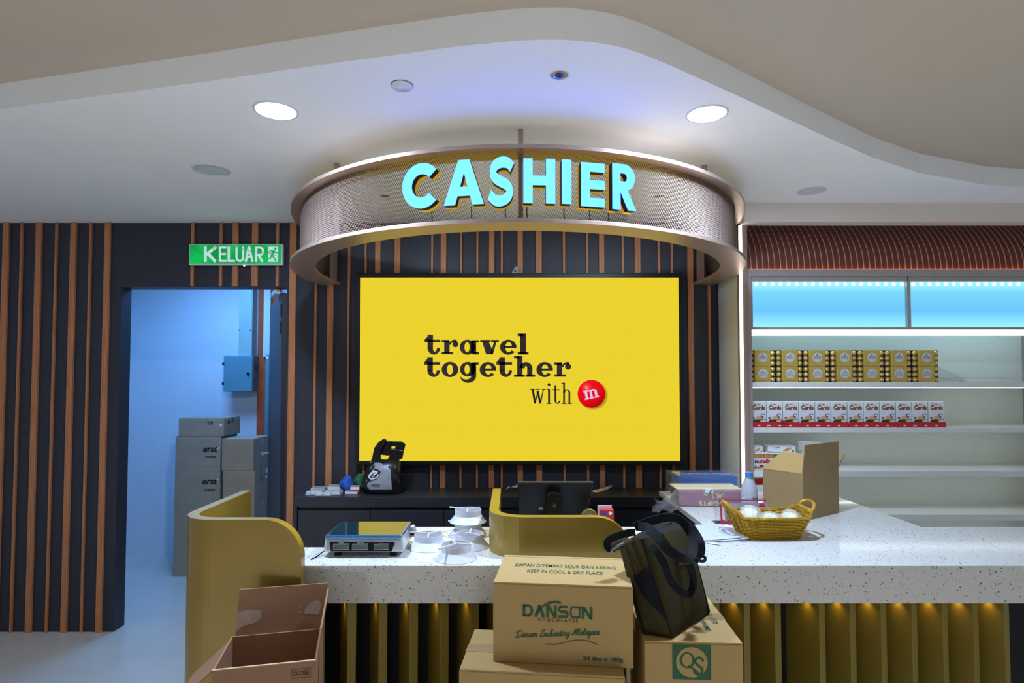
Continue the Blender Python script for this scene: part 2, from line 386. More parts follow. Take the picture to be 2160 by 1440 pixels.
lb = ['plain carton on top of the nearer storage stack', 'plain carton with a white label, second in the nearer storage stack', 'plain carton third from top in the nearer storage stack', 'lowest plain carton of the nearer storage stack']
for k in range(4):
    t = carton(lb[k], (xa + (0.012 if k else 0), 4.55, zs[k + 1]), 0.243, 0.3, zs[k] - zs[k + 1], 0.0, M_CARDGREY, g)
    if k == 1:
        obj('label', B().box(0.243, 0.2438, 0.2, 0.28, 0.14, 0.215), M_PAPER, t, local=True)
        obj('lettering', B().ink([rect(0.21, 0.165, 0.225, 0.18), rect(0.24, 0.16, 0.255, 0.172), rect(0.235, 0.185, 0.25, 0.195)], (0.2442, 0, 0), (0, 1, 0), (0, 0, 1)), M_BLACKINK, t, local=True)
zs = [1.242, 1.10, 0.856, 0.59, 0.0]
lb = ['low dark carton with a round logo on top of the farther storage stack', 'carton with black handwriting-like print, second in the farther storage stack', 'carton third from top in the farther storage stack', 'lowest carton of the farther storage stack']
for k in range(4):
    xr = ay(472 if k == 0 else 466, 920, 4.72).x
    t = carton(lb[k], (xr - 0.36, 4.72, zs[k + 1]), 0.36, 0.28, zs[k] - zs[k + 1], 0.0, M_CARDGREY, g)
    h = zs[k] - zs[k + 1]
    obj('sticker', B().ink([disc(0.335, h * 0.62, 0.013, 0.010)], (0, -0.001, 0), (1, 0, 0), (0, 0, 1)), M_PAPER, t, local=True)
    if k == 0:
        obj('lettering', B().ink(arc(0.08, h * 0.75, 0.02, 0.014, 0.01, 0.007, 0, 360) + move(text('IP', 0.022, bold=0.03), 0.14, h * 0.7), (0.361, 0, 0), (0, 1, 0), (0, 0, 1)), M_BLACKINK, t, local=True)
        obj('lettering', B().ink(move(text('TIP', 0.025, bold=0.03), 0.25, h * 0.65), (0, -0.001, 0), (1, 0, 0), (0, 0, 1)), M_BLACKINK, t, local=True)
    else:
        obj('lettering', B().ink(move(text('erst', 0.05, bold=0.03, shear=0.3), 0.28, h * 0.5) + move(text('snacks', 0.022, bold=0.02, shear=0.2), 0.28, h * 0.3), (0, -0.001, 0), (1, 0, 0), (0, 0, 1)), M_BLACKINK, t, local=True)

# ------------------------------------------------------------------ KELUAR exit sign
M_GREEN = glow('exit_green', (20, 160, 75), 1.0, 0.25, 9)
M_EXITW = glow('exit_white', (196, 222, 226), 0.85)
a, b = ay(398, 559, 3.655), ay(596, 514, 3.655)
es = thing('exit_sign', 'green backlit KELUAR exit sign with running figure over the doorway', 'exit sign', (a.x, 3.655, a.z))
obj('housing', B().box(a.x, b.x, 3.655, YW - 0.016, a.z, b.z), M_WHITEPL, es, bevel=0.003)
obj('face', B().box(a.x + 0.008, b.x - 0.008, 3.651, 3.655, a.z + 0.008, b.z - 0.008), M_GREEN, es)
def sgn(polys): return [[(ay(440 + x / 7.2, 440 + y / 7.2, 3.65).x, ay(440 + x / 7.2, 440 + y / 7.2, 3.65).z) for x, y in p] for p in polys]
T1, B1 = 575, 808
keluar = [rect(-70, T1, -30, B1)] + stroke([(-40, 700), (115, 578)], 42) + stroke([(-10, 680), (105, 806)], 46)
keluar += [rect(155, T1, 190, B1), rect(155, T1, 268, T1 + 30), rect(155, 672, 262, 702), rect(155, B1 - 30, 272, B1)]
keluar += [rect(288, T1, 322, B1), rect(288, B1 - 30, 400, B1)]
keluar += [rect(408, T1, 440, 740), rect(508, T1, 540, 740)] + arc(474, 738, 66, 72, 34, 42, 0, 180, 12)
keluar += stroke([(562, B1), (612, T1)], 34) + stroke([(612, T1), (668, B1)], 34) + [rect(585, 715, 650, 742)]
keluar += [rect(705, T1, 738, B1)] + arc(775, 645, 70, 70, 36, 40, -90, 90, 12) + [rect(705, T1, 778, T1 + 30), rect(705, 685, 778, 715)] + stroke([(760, 700), (820, B1)], 36)
obj('lettering', B().extr(sgn(keluar), (0, 3.651, 0), (1, 0, 0), (0, 0, 1), (0, -0.001, 0)), M_EXITW, es)
obj('pictogram', B().extr(sgn([rect(903, 577, 1056, 808)]), (0, 3.651, 0), (1, 0, 0), (0, 0, 1), (0, -0.001, 0)), M_EXITW, es)
man = [disc(1014, 606, 20)] + stroke([(1000, 640), (960, 700)], 46) + stroke([(1000, 640), (935, 640), (915, 670)], 18) + stroke([(1000, 640), (1030, 668), (1056, 668)], 18) + stroke([(960, 700), (935, 755), (885, 762)], 24) + stroke([(965, 705), (1000, 750), (1028, 800)], 24)
obj('running_figure', B().extr(sgn(man), (0, 3.6498, 0), (1, 0, 0), (0, 0, 1), (0, -0.001, 0)), M_GREEN, es)
obj('wire', B().tube([ay(x, y, 3.645) for x, y in [(447, 527), (458, 518), (480, 516), (500, 522), (530, 530), (565, 534), (592, 542)]], 0.0016, 5), M_GALV, es)
c = ay(515, 559.5, 3.64); obj('indicator', B().lathe([(0, -0.006), (0.005, -0.004), (0.006, 0), (0, 0)], c, 10), glow('indicator_white', (235, 245, 255), 3), es)

# ------------------------------------------------------------------ drum-shaped sign canopy
DC = Vector((0.03, 3.447, 0)); DRR = 1.245; ZL0, ZL1 = 2.138, 2.154; ZT0, ZT1 = ay(1096, 311, 2.2).z, ay(1096, 302, 2.2).z
ang = math.acos((YW - 0.017 - DC.y) / DRR)
A0 = PI + PI / 2 - (PI - math.asin((YW - 0.017 - DC.y) / DRR)) ; 
th_w = math.asin((YW - 0.017 - DC.y) / DRR)        # angle above the x axis where the rim meets the wall
A0, A1 = PI - th_w, 2 * PI + th_w                    # sweep through the front (-y)
cs = thing('canopy_sign', 'round champagne metal mesh canopy carrying blue-lit CASHIER letters', 'sign', (DC.x, DC.y, ZL0))
def ring(z0, z1, r0, r1): return B().lathe([(r0, z0), (r1, z0), (r1, z1), (r0, z1), (r0, z0)], DC, 96, A0, A1)
obj('upper_ring', ring(ZT0, ZT1, DRR - 0.125, DRR), M_BRONZE, cs, bevel=0.001)
obj('lower_ring', ring(ZL0, ZL1, DRR - 0.125, DRR), M_BRONZE, cs, bevel=0.001)
# expanded metal screen
RM = DRR - 0.047; nx = 900; nz = 30; zb, zt = ZL1, ZT0; ms = B(); da = (A1 - A0) / nx; dz = (zt - zb) / nz
def mp(a, z, r): return (DC.x + r * math.cos(a), DC.y + r * math.sin(a), z)
sw = 0.0015
for i in range(nx):
    for j in range(nz):
        a, z = A0 + i * da, zb + j * dz
        up = (i + j) % 2 == 0
        z0_, z1_ = (z, z + dz) if up else (z + dz, z)
        k = len(ms.v)
        ms.v += [Vector(mp(a, z0_ - sw, RM)), Vector(mp(a + da, z1_ - sw, RM)), Vector(mp(a + da, z1_ + sw, RM - 0.003)), Vector(mp(a, z0_ + sw, RM - 0.003))]
        ms.f.append((k, k + 1, k + 2, k + 3))
mo = obj('mesh_screen', ms, M_BRONZEMESH, cs, kind='stuff')
# solid closing plates at both wall ends, posts up to the ceiling
for s in (0, 1):
    a0, a1 = (A0, A0 + 0.09) if s == 0 else (A1 - 0.09, A1)
    obj('end_plate', B().lathe([(RM - 0.06, ZL1), (RM - 0.05, ZL1), (RM - 0.05, ZT0), (RM - 0.06, ZT0), (RM - 0.06, ZL1)], DC, 6, a0, a1), M_BRONZE, cs)
RP = DRR - 0.11
for px, py in ((1098, 275), (692, 340), (1504, 345)):
    q = az(px, py, ZC); d = Vector((q.x - DC.x, q.y - DC.y, 0)).normalized(); n = Vector((-d.y, d.x, 0)); p = DC + d * RP
    obj('post', B().obox(p - d * 0.01 - n * 0.01 + Vector((0, 0, ZL1)), d * 0.02, n * 0.02, (0, 0, ZC - ZL1)), M_BRONZE, cs)
# letters
M_LETTER = glow('letter_cyan', (54, 104, 255), 6.4)
M_LETTERBACK = mat('letter_back_gold', (226, 176, 40), 0.4, emit=(235, 180, 40), estr=0.25)
def L_C(): return arc(0.5, 0.5, 0.53, 0.52, 0.27, 0.27, 42, 318, 28)
def L_A(): return [[(0, 0), (0.28, 0), (0.585, 1), (0.36, 1)], [(0.72, 0), (1, 0), (0.64, 1), (0.415, 1)], rect(0.24, 0.2, 0.76, 0.4)]
def L_S():
    pts = spline([(0.88, 0.80), (0.72, 0.90), (0.48, 0.915), (0.26, 0.84), (0.19, 0.70), (0.27, 0.58), (0.48, 0.50), (0.70, 0.42), (0.80, 0.29), (0.72, 0.16), (0.5, 0.09), (0.27, 0.10), (0.06, 0.22)], 5)
    return stroke([(p[0], p[1]) for p in pts], 0.235)
def L_H(): return [rect(0, 0, 0.29, 1), rect(0.71, 0, 1, 1), rect(0.2, 0.41, 0.8, 0.62)]
def L_I(): return [rect(0, 0, 1, 1)]
def L_E(): return [rect(0, 0, 0.36, 1), rect(0.2, 0.8, 1, 1), rect(0.2, 0.405, 1, 0.605), rect(0.2, 0, 1, 0.2)]
def L_R(): return [rect(0, 0, 0.33, 1), rect(0.2, 0.8, 0.52, 1), rect(0.2, 0.42, 0.52, 0.62)] + arc(0.5, 0.71, 0.45, 0.29, 0.12, 0.09, -90, 90, 16) + [[(0.28, 0.47), (0.6, 0.47), (1, 0), (0.66, 0)]]
RL = DRR + 0.005
for nm, fn, x0, x1, y0, y1 in (('C', L_C, 849, 930, 346, 438), ('A', L_A, 936, 1021, 337.5, 432), ('S', L_S, 1029, 1087, 334, 432), ('H', L_H, 1104, 1171, 335, 429), ('I', L_I, 1185, 1205, 337, 430), ('E', L_E, 1225, 1276, 344, 436), ('R', L_R, 1290, 1343, 347, 443)):
    # where the line of sight through the letter's middle meets the letter cylinder
    pm = (x0 + x1) / 2; Y = 2.2
    for _ in range(20):
        q = ay(pm, (y0 + y1) / 2, Y); Y = DC.y - math.sqrt(RL ** 2 - (q.x - DC.x) ** 2)
    q = ay(pm, (y0 + y1) / 2, Y); d = Vector((q.x - DC.x, q.y - DC.y, 0)).normalized(); u = Vector((-d.y, d.x, 0))
    if u.x < 0: u = -u
    zb_, zt_ = ay(pm, y1, Y).z, ay(pm, y0, Y).z; wd = (ay(x1, y0, Y).x - ay(x0, y0, Y).x) / max(0.9, u.x)
    o = q - u * wd / 2; o.z = zb_; P = [[(a * wd, b * (zt_ - zb_)) for a, b in p] for p in fn()]
    lt = obj('letter', B().extr(P, o, u, (0, 0, 1), -d * 0.028), M_BLACK, cs, label='letter %s with glowing blue face and black sides' % nm)
    obj('letter_face', B().extr(P, o + d * 0.003, u, (0, 0, 1), -d * 0.003), M_LETTER, lt)
    obj('letter_back', B().extr(P, o - d * 0.0285, u, (0, 0, 1), -d * 0.020), M_LETTERBACK, lt)
    xw = o + u * wd * (0.15 if nm in 'HR' else 0.6) - d * 0.06
    obj('cable', B().tube([Vector((xw.x, xw.y, zb_ + 0.01)), Vector((xw.x, xw.y, zb_ - 0.02)), Vector((xw.x + 0.003, xw.y, ZL1))], 0.0022, 5), M_BLACK, lt)

# ------------------------------------------------------------------ ceiling fittings
def downlight(px, py, r, label, face):
    c = az(px, py, ZC); t = thing('downlight', label, 'ceiling light', (c.x, c.y, ZC), group='ceiling downlights')
    obj('trim_ring', B().lathe([(r, 0), (r, -0.004), (r * 1.18, -0.003), (r * 1.2, 0)], (0, 0, 0), 40), M_WHITEPL, t, smooth=True, local=True)
    obj('diffuser', B().lathe([(0, -0.002), (r, -0.003)], (0, 0, 0), 40), face, t, local=True)
M_OFF = mat('diffuser_off', (205, 208, 214), 0.3)
downlight(582, 233, 0.066, 'lit round downlight on the ceiling above the exit sign', M_LIGHTWHITE)
downlight(1491, 240, 0.064, 'lit round downlight on the ceiling near the curved soffit', M_LIGHTWHITE)
downlight(446, 358, 0.07, 'unlit round downlight near the exit sign, cut by the picture edge', M_OFF)
downlight(1712, 402, 0.06, 'unlit round downlight close to the cream bulkhead above the shelves', M_OFF)
c = az(848, 180, ZC)
t = thing('smoke_detector', 'flat white disc on the ceiling with a bluish gleam', 'detector', (c.x, c.y, ZC))
obj('base', B().lathe([(0, -0.001), (0.038, -0.001), (0.038, 0)], (0, 0, 0), 32), M_BLACK, t, local=True)
obj('cover', B().lathe([(0, -0.009), (0.032, -0.008), (0.036, -0.004), (0.036, -0.001)], (0, 0, 0), 32), M_WHITEPL, t, smooth=True, local=True)
def spot(px, py, r, label):
    c = az(px, py, ZC); t = thing('recessed_spotlight', label, 'ceiling light', (c.x, c.y, ZC), group='small recessed ceiling spots')
    obj('rim', B().lathe([(r, -0.001), (r * 1.15, -0.003), (r * 1.22, 0)], (0, 0, 0), 28), M_WHITEPL, t, local=True)
    obj('reflector', B().lathe([(r, -0.0015), (r * 0.6, -0.0005)], (0, 0, 0), 28), mat('chrome', (190, 190, 200), 0.1, 1.0), t, local=True)
    obj('bulb', B().lathe([(0, -0.001), (r * 0.6, -0.0008)], (0, 0, 0), 20), M_BLACKGLOSS, t, local=True)
spot(1180, 158, 0.027, 'small dark recessed spotlight in the middle of the pale ceiling')
spot(812, 413, 0.022, 'tiny ceiling spot seen through the mesh beside letter C')
spot(1390, 413, 0.022, 'tiny ceiling spot seen through the mesh beside letter R')
c = ay(1086, 570, YW - 0.03)
t = thing('wall_clip', 'small grey wedge fixed to the slats above the screen', 'clip', (c.x, YW - 0.016, c.z))
obj('wedge', B().prism([(-0.022, -0.03, -0.02), (0.02, -0.03, -0.02), (0.02, -0.03, 0.02), (0.004, -0.03, 0.022)], (0, 0.03, 0)), M_GREY, t, local=True)
obj('lens', B().box(-0.004, 0.008, -0.033, -0.03, -0.012, -0.002), M_BLACK, t, local=True)

# ------------------------------------------------------------------ video wall
YSC = 3.635
vw = thing('video_wall', 'large yellow video wall reading travel together with a red candy', 'screen', (0.03, YW, 1.03))
a, b = ay(748, 980, YW - 0.05), ay(1440, 576, YW - 0.05)
obj('frame', B().box(a.x, b.x, YSC + 0.006, YW - 0.017, a.z, b.z), M_FRAME, vw, bevel=0.004)
a, b = ay(757.5, 972, YSC), ay(1431, 585.5, YSC)
def screen_mat():
    m = bpy.data.materials.new('led_screen_yellow'); m.use_nodes = True; nt = m.node_tree; nt.nodes.remove(nt.nodes['Principled BSDF'])
    e = nt.nodes.new('ShaderNodeEmission'); nt.links.new(e.outputs[0], nt.nodes['Material Output'].inputs[0])
    tc = nt.nodes.new('ShaderNodeTexCoord'); ck = nt.nodes.new('ShaderNodeTexVoronoi'); ck.inputs['Scale'].default_value = 170; ck.inputs['Randomness'].default_value = 0.15
    nt.links.new(tc.outputs['Object'], ck.inputs['Vector'])
    r = nt.nodes.new('ShaderNodeValToRGB'); r.color_ramp.elements[0].position = 0.2; r.color_ramp.elements[1].position = 0.6
    r.color_ramp.elements[0].color = (*lin((242, 216, 46)), 1); r.color_ramp.elements[1].color = (*lin((226, 202, 48)), 1)
    nt.links.new(ck.outputs['Distance'], r.inputs[0]); nt.links.new(r.outputs[0], e.inputs[0]); e.inputs[1].default_value = 0.91
    return m
obj('screen_panel', B().box(a.x, b.x, YSC, YSC + 0.006, a.z, b.z), screen_mat(), vw)
def scr(polys): return [[(ay(880 + x / 5.143, 690 + y / 5.143, YSC).x, ay(880 + x / 5.143, 690 + y / 5.143, YSC).z) for x, y in p] for p in polys]
def sh(polys, dx, dy): return [[(x + dx, y + dy) for x, y in p] for p in polys]
g_t = [rect(112, 80, 172, 230), rect(80, 135, 250, 163), [(80, 135), (112, 100), (112, 140)]] + arc(181, 222, 69, 75, 22, 42, 0, 180, 16, 192, 222)
g_r = [rect(293, 150, 352, 280), rect(265, 268, 392, 293), rect(265, 137, 352, 163), disc(415, 184, 33)] + arc(405, 190, 58, 56, 40, 30, 180, 300, 12)
g_a = arc(545, 216, 83, 82, 28, 55, 0, 360, 30, 541, 216) + [rect(585, 140, 640, 285), rect(600, 140, 672, 165), rect(600, 268, 672, 295)]
g_v = [[(705, 155), (775, 155), (815, 245), (825, 293), (747, 293)], rect(683, 137, 797, 163), [(835, 155), (862, 155), (822, 293), (793, 293)], rect(802, 137, 887, 163)]
g_e = arc(988, 216, 90, 82, 36, 55, -5, -322, 32, 992, 216) + [rect(945, 203, 1077, 226)]
g_l = [rect(1116, 68, 1180, 290), rect(1090, 68, 1150, 96), rect(1090, 266, 1208, 296)]
g_o = arc(356, 458, 91, 83, 33, 56, 0, 360, 30)
g_g = arc(550, 455, 86, 79, 28, 52, 0, 360, 30, 541, 455) + [rect(585, 384, 640, 532), rect(600, 380, 667, 406)] + arc(553, 530, 87, 73, 55, 36, 0, 172, 18, 530, 530)
g_h = [rect(1085, 312, 1143, 530), rect(1050, 312, 1110, 338), rect(1050, 512, 1170, 538), rect(1193, 440, 1250, 530), rect(1178, 512, 1280, 538)] + arc(1180, 444, 70, 66, 14, 26, 180, 360, 16, 1180, 446)
words = g_t + g_r + g_a + g_v + g_e + g_l + sh(g_t, -2, 243) + g_o + g_g + sh(g_e, -220, 243) + sh(g_t, 780, 243) + g_h + sh(g_e, 395, 243) + sh(g_r, 1222, 243)
thin = stroke([(1252, 672), (1280, 826)], 24) + stroke([(1280, 826), (1308, 700)], 12) + stroke([(1305, 690), (1338, 826)], 24) + stroke([(1338, 826), (1370, 672)], 12) + [rect(1226, 668, 1278, 679), rect(1288, 668, 1330, 679), rect(1352, 668, 1394, 679)]
thin += [rect(1419, 672, 1441, 828), rect(1404, 668, 1441, 679), rect(1402, 819, 1456, 830), disc(1430, 622, 16)]
thin += [rect(1489, 628, 1509, 795), rect(1466, 672, 1550, 684)] + arc(1522, 790, 33, 40, 14, 28, 10, 180, 10)
thin += [rect(1583, 604, 1603, 828), rect(1566, 602, 1603, 613), rect(1566, 819, 1622, 830), rect(1641, 715, 1661, 828), rect(1632, 819, 1680, 830)] + arc(1622, 715, 39, 44, 19, 32, 180, 360, 10)
M_SCRBROWN = mat('screen_text_brown', (52, 30, 26), 0.6, var=0.0)
obj('lettering', B().extr(scr(words + thin), (0, YSC, 0), (1, 0, 0), (0, 0, 1), (0, -0.0006, 0)), M_SCRBROWN, vw)
def candy_mat(name, ctr, rad, stops):      # picture shown by the screen: radial tint
    m = bpy.data.materials.new(name); m.use_nodes = True; nt = m.node_tree; nt.nodes.remove(nt.nodes['Principled BSDF'])
    e = nt.nodes.new('ShaderNodeEmission'); nt.links.new(e.outputs[0], nt.nodes['Material Output'].inputs[0])
    tc = nt.nodes.new('ShaderNodeTexCoord'); mpg = nt.nodes.new('ShaderNodeVectorMath'); mpg.operation = 'DISTANCE'; mpg.inputs[1].default_value = ctr
    nt.links.new(tc.outputs['Object'], mpg.inputs[0]); dv = nt.nodes.new('ShaderNodeMath'); dv.operation = 'DIVIDE'; dv.inputs[1].default_value = rad
    nt.links.new(mpg.outputs['Value'], dv.inputs[0]); r = nt.nodes.new('ShaderNodeValToRGB')
    while len(r.color_ramp.elements) < len(stops): r.color_ramp.elements.new(0.5)
    for el, (pos, c) in zip(r.color_ramp.elements, stops): el.position = pos; el.color = (*lin(c), 1)
    nt.links.new(dv.outputs[0], r.inputs[0]); nt.links.new(r.outputs[0], e.inputs[0]); return m
cc = ay(880 + 1890 / 5.143, 690 + 722 / 5.143, YSC); rr = ay(880 + 2040 / 5.143, 690 + 722 / 5.143, YSC).x - cc.x
h1 = Vector((cc.x + rr * 0.12, YSC, cc.z - rr * 0.10))
obj('candy_shadow', B().extr([disc(h1.x, h1.z, rr * 1.16, n=48)], (0, YSC, 0), (1, 0, 0), (0, 0, 1), (0, -0.0004, 0)), candy_mat('candy_shadow_picture', h1, rr * 1.16, [(0.0, (170, 120, 20)), (0.80, (176, 130, 24)), (0.90, (206, 176, 40)), (1.0, (236, 212, 46))]), vw)
h2 = Vector((cc.x - rr * 0.35, YSC, cc.z + rr * 0.45))
obj('candy', B().extr([disc(cc.x, cc.z, rr, n=48)], (0, YSC - 0.0005, 0), (1, 0, 0), (0, 0, 1), (0, -0.0006, 0)), candy_mat('candy_picture', h2, rr * 1.6, [(0.0, (240, 150, 160)), (0.10, (236, 60, 66)), (0.24, (226, 20, 30)), (0.7, (214, 10, 22)), (1.0, (150, 4, 12))]), vw)
mm = [rect(-66, -52, -40, 46), rect(-12, -52, 12, 36), rect(40, -52, 66, 36)] + arc(-26, 22, 38, 26, 14, 8, 0, 180, 8) + arc(26, 22, 38, 26, 14, 8, 0, 180, 8) + [rect(-78, -52, -30, -36), rect(-22, -52, 24, -36), rect(32, -52, 78, -36), rect(-78, 32, -44, 48)]
mm = move(mm, 1886, 722, 1.0, math.radians(12)); mm = [[(x, 1444 - y) for x, y in p] for p in mm]
obj('candy_letter', B().extr(scr(mm), (0, YSC - 0.0012, 0), (1, 0, 0), (0, 0, 1), (0, -0.0005, 0)), glow('candy_letter_white', (226, 206, 238), 0.85), vw)

# ------------------------------------------------------------------ low dark cabinet along the back wall
CF = az(900, 1048, CABZ).y
cb = thing('back_cabinet', 'long low charcoal cabinet under the yellow video wall', 'cabinet', (0, YW, 0))
obj('top', B().box(-1.245, 1.285, CF, YW - 0.017, CABZ - 0.058, CABZ), M_DARK2, cb, bevel=0.002)
obj('carcass', B().box(-1.24, 1.28, CF + 0.03, YW - 0.017, 0, CABZ - 0.058), M_DARK2, cb)
obj('end_panel', B().box(-1.245, -1.226, CF, CF + 0.03, 0, CABZ - 0.058), M_DARK2, cb)
xs = [-1.224, -0.809, -0.389, 0.031, 0.451, 0.871, 1.283]
for i in range(6): obj('door', B().box(xs[i] + 0.002, xs[i + 1] - 0.002, CF + 0.008, CF + 0.03, 0.06, CABZ - 0.078), M_DARK2, cb, bevel=0.001)
obj('plinth', B().box(-1.24, 1.28, CF + 0.02, CF + 0.03, 0, 0.06), M_BLACK, cb)

# ------------------------------------------------------------------ front counter
HC = 0.92; YF = 2.028; YB = 2.557
ct = thing('stone_worktop', 'white speckled stone counter top with deep front apron', 'worktop', (0.6, YF, HC))
poly = [(-1.085, YF), (2.2, YF), (2.2, YB), (1.75, YB), (1.75, 3.37), (0.83, 3.37), (0.83, YB), (-0.50, YB), (-0.50, 2.249), (-1.085, 2.249)]
obj('slab', B().prism([(x, y, HC - 0.022) for x, y in poly], (0, 0, 0.022)), M_TERR, ct)
obj('apron', B().box(-1.085, 2.2, YF, YF + 0.022, 0.795, HC - 0.0222), M_TERR, ct)
cbase = thing('cashier_counter', 'dark counter body with slanted gold fins below the stone apron', 'counter', (0.6, YF, 0))
obj('soffit_board', B().box(-1.08, 2.19, YF + 0.022, 2.24, 0.79, 0.83), M_BLACK, cbase)
obj('body', B().box(-1.08, 2.19, 2.232, 2.245, 0, 0.79).box(-0.5, 2.19, 2.245, 2.5, 0.0, HC - 0.022), M_BLACK, cbase)
obj('return_body', B().box(0.85, 1.74, 2.57, 3.365, 0, HC - 0.022), M_DARK2, cbase)
fa = math.radians(26); fd = Vector((-math.sin(fa), math.cos(fa), 0)); fn = Vector((math.cos(fa), math.sin(fa), 0)); YFN = 2.07
fin0 = None
M_FINLED = glow('fin_led_warm', (255, 190, 80), 6)
led = []
for px in [618, 682, 747, 812, 876, 940, 1003, 1067, 1131, 1195, 1259, 1323, 1387, 1441, 1505, 1569, 1633, 1725, 1789, 1853, 1917, 1981, 2045, 2109]:
    x = (px - 1080) / F * YFN
    if fin0 is None:
        fin0 = obj('fin', B().obox(Vector((0, 0, 0.02)) - fn * 0.015, fn * 0.03, fd * 0.135, (0, 0, 0.77)), M_FIN, cbase, local=True, bevel=0.001); fin0.location = Vector((x, YFN, 0)) - cbase.location
        led0 = obj('led_spot', B().lathe([(0, -0.001), (0.007, -0.001), (0.007, 0)], (0, 0, 0), 10), M_FINLED, cbase, local=True); led0.location = Vector((x - 0.045, YFN + 0.03, 0.789)) - cbase.location
    else:
        share(fin0, Vector((x, YFN, 0)) - cbase.location, cbase); share(led0, Vector((x - 0.045, YFN + 0.03, 0.789)) - cbase.location, cbase)
    if px < 1060 or px > 1480:
        l = bpy.data.lights.new('fin_lamp', 'SPOT'); l.energy = 0.32; l.color = (1.0, 0.62, 0.16); l.spot_size = math.radians(110); l.spot_blend = 1.0; l.shadow_soft_size = 0.006
        o = bpy.data.objects.new('fin_lamp', l); COL.objects.link(o); o.location = (x - 0.045, YFN + 0.03, 0.787)

# gold counter screens: a thick board bent round a corner, its free end rounded off at the top
def bent_board(name, label, path, th, z0, ztop, rnd, group):
    """path: plan points along the outer face, from the far end to the free end; rnd: radius of the rounded top corner"""
    P = [Vector((x, y, 0)) for x, y in path]; n = len(P); S = [0]
    for i in range(1, n): S.append(S[-1] + (P[i] - P[i - 1]).length)
    b = B(); rows = []
    for i, p in enumerate(P):
        t = (P[min(n - 1, i + 1)] - P[max(0, i - 1)]).normalized(); nr = Vector((-t.y, t.x, 0)) * th
        left = S[-1] - S[i]; z = ztop
        if left < rnd: z = ztop - rnd + math.sqrt(max(0, rnd * rnd - (rnd - left) ** 2))
        z = max(z, z0 + 0.004)
        rows.append([p + Vector((0, 0, z0)), p + Vector((0, 0, z)), p + nr + Vector((0, 0, z)), p + nr + Vector((0, 0, z0))])
    b.grid(rows, close_u=True); k = len(b.v)
    b.f.append((0, 1, 2, 3)); b.f.append((k - 1, k - 2, k - 3, k - 4))
    o = obj(name, b, M_GOLD, bevel=0.0015); tag(o, label, 'counter screen', group)
    return o
def corner_path(xl, yb, yf, xr, r, rnd):
    pts = [(xl, yb)] + [(xl, yb + (yf + r - yb) * k / 4) for k in range(1, 4)]
    pts += [(xl + r - r * math.cos(math.radians(t)), yf + r - r * math.sin(math.radians(t))) for t in range(0, 91, 9)]
    x = xl + r
    pts += [(x + (xr - rnd - x) * k / 6, yf) for k in range(1, 7)]
    pts += [(xr - rnd + rnd * math.sin(math.radians(t)), yf) for t in range(6, 91, 6)]
    return pts
bent_board('counter_screen', 'curved gold screen standing on the counter around the monitor', corner_path(-0.085, 2.66, 2.107, 0.425, 0.13, 0.13), 0.036, HC, 1.0645, 0.13, 'gold counter screens')
bent_board('counter_screen', 'gold rounded end screen beside the open carton', corner_path(-1.125, 2.49, 1.975, -0.695, 0.13, 0.125), 0.036, 0.0, 1.087, 0.125, 'gold counter screens')

# ------------------------------------------------------------------ wall shelving on the far side
SF = 3.375; XE = 3.15
def zy(py, Y=SF): return ay(1650, py, Y).z
def xp(px, Y=SF): return ay(px, 800, Y).x
M_SHELF = mat('shelf_white', (226, 228, 224), 0.4, var=0.02)
M_SHELFFRAME = mat('shelf_frame_metal', (178, 170, 168), 0.35, 0.4, var=0.04)
M_SHELFBACK = mat('shelf_back_panel', (230, 234, 226), 0.5, var=0.02)
su = thing('wall_shelving', 'tall lit white shelving unit with blue light box full of sweets', 'shelving', (1.3, YW, 0))
obj('side_panel', B().box(1.288, 1.30, SF, YW - 0.017, 0, 2.428), M_WHITEWALL, su)
obj('pillar', B().box(1.288, 1.338, 3.345, SF, 0, 2.428), M_BRONZE, su, bevel=0.003)
obj('light_strip', B().box(xp(1562, 3.344), xp(1568.5, 3.344), 3.341, 3.345, 0.3, 2.425), M_STRIP, su)
obj('frame_post', B().box(1.338, xp(1586), SF - 0.01, YW - 0.03, 0, zy(582)), M_SHELFFRAME, su, bevel=0.002)
obj('frame_post', B().box(XE, XE + 0.03, SF - 0.01, YW - 0.03, 0, zy(582)), M_SHELFFRAME, su, bevel=0.002)
obj('header', B().box(1.338, XE + 0.03, SF - 0.012, SF + 0.03, zy(583), zy(568)), M_SHELFFRAME, su, bevel=0.002)
obj('back_panel', B().box(xp(1586), XE, YW - 0.04, YW - 0.03, 0, zy(582)), M_SHELFBACK, su)
# light boxes
def lbox_mat(z0, z1):
    m = bpy.data.materials.new('light_box_blue_panel'); m.use_nodes = True; nt = m.node_tree; nt.nodes.remove(nt.nodes['Principled BSDF'])
    e = nt.nodes.new('ShaderNodeEmission'); nt.links.new(e.outputs[0], nt.nodes['Material Output'].inputs[0]); e.inputs[1].default_value = 1.0
    tc = nt.nodes.new('ShaderNodeTexCoord'); sp = nt.nodes.new('ShaderNodeSeparateXYZ'); nt.links.new(tc.outputs['Object'], sp.inputs[0])
    mr = nt.nodes.new('ShaderNodeMapRange'); mr.inputs[1].default_value = z0; mr.inputs[2].default_value = z1; nt.links.new(sp.outputs[2], mr.inputs[0])
    r = nt.nodes.new('ShaderNodeValToRGB'); st = [(0.0, (150, 236, 255)), (0.35, (104, 192, 255)), (0.75, (116, 206, 255)), (1.0, (160, 244, 255))]
    while len(r.color_ramp.elements) < 4: r.color_ramp.elements.new(0.5)
    for el, (p, c) in zip(r.color_ramp.elements, st): el.position = p; el.color = (*lin(c), 1)
    nt.links.new(mr.outputs[0], r.inputs[0]); nt.links.new(r.outputs[0], e.inputs[0]); return m
ML = lbox_mat(zy(690), zy(592)); led_b = glow('lightbox_led', (240, 255, 255), 3.0)
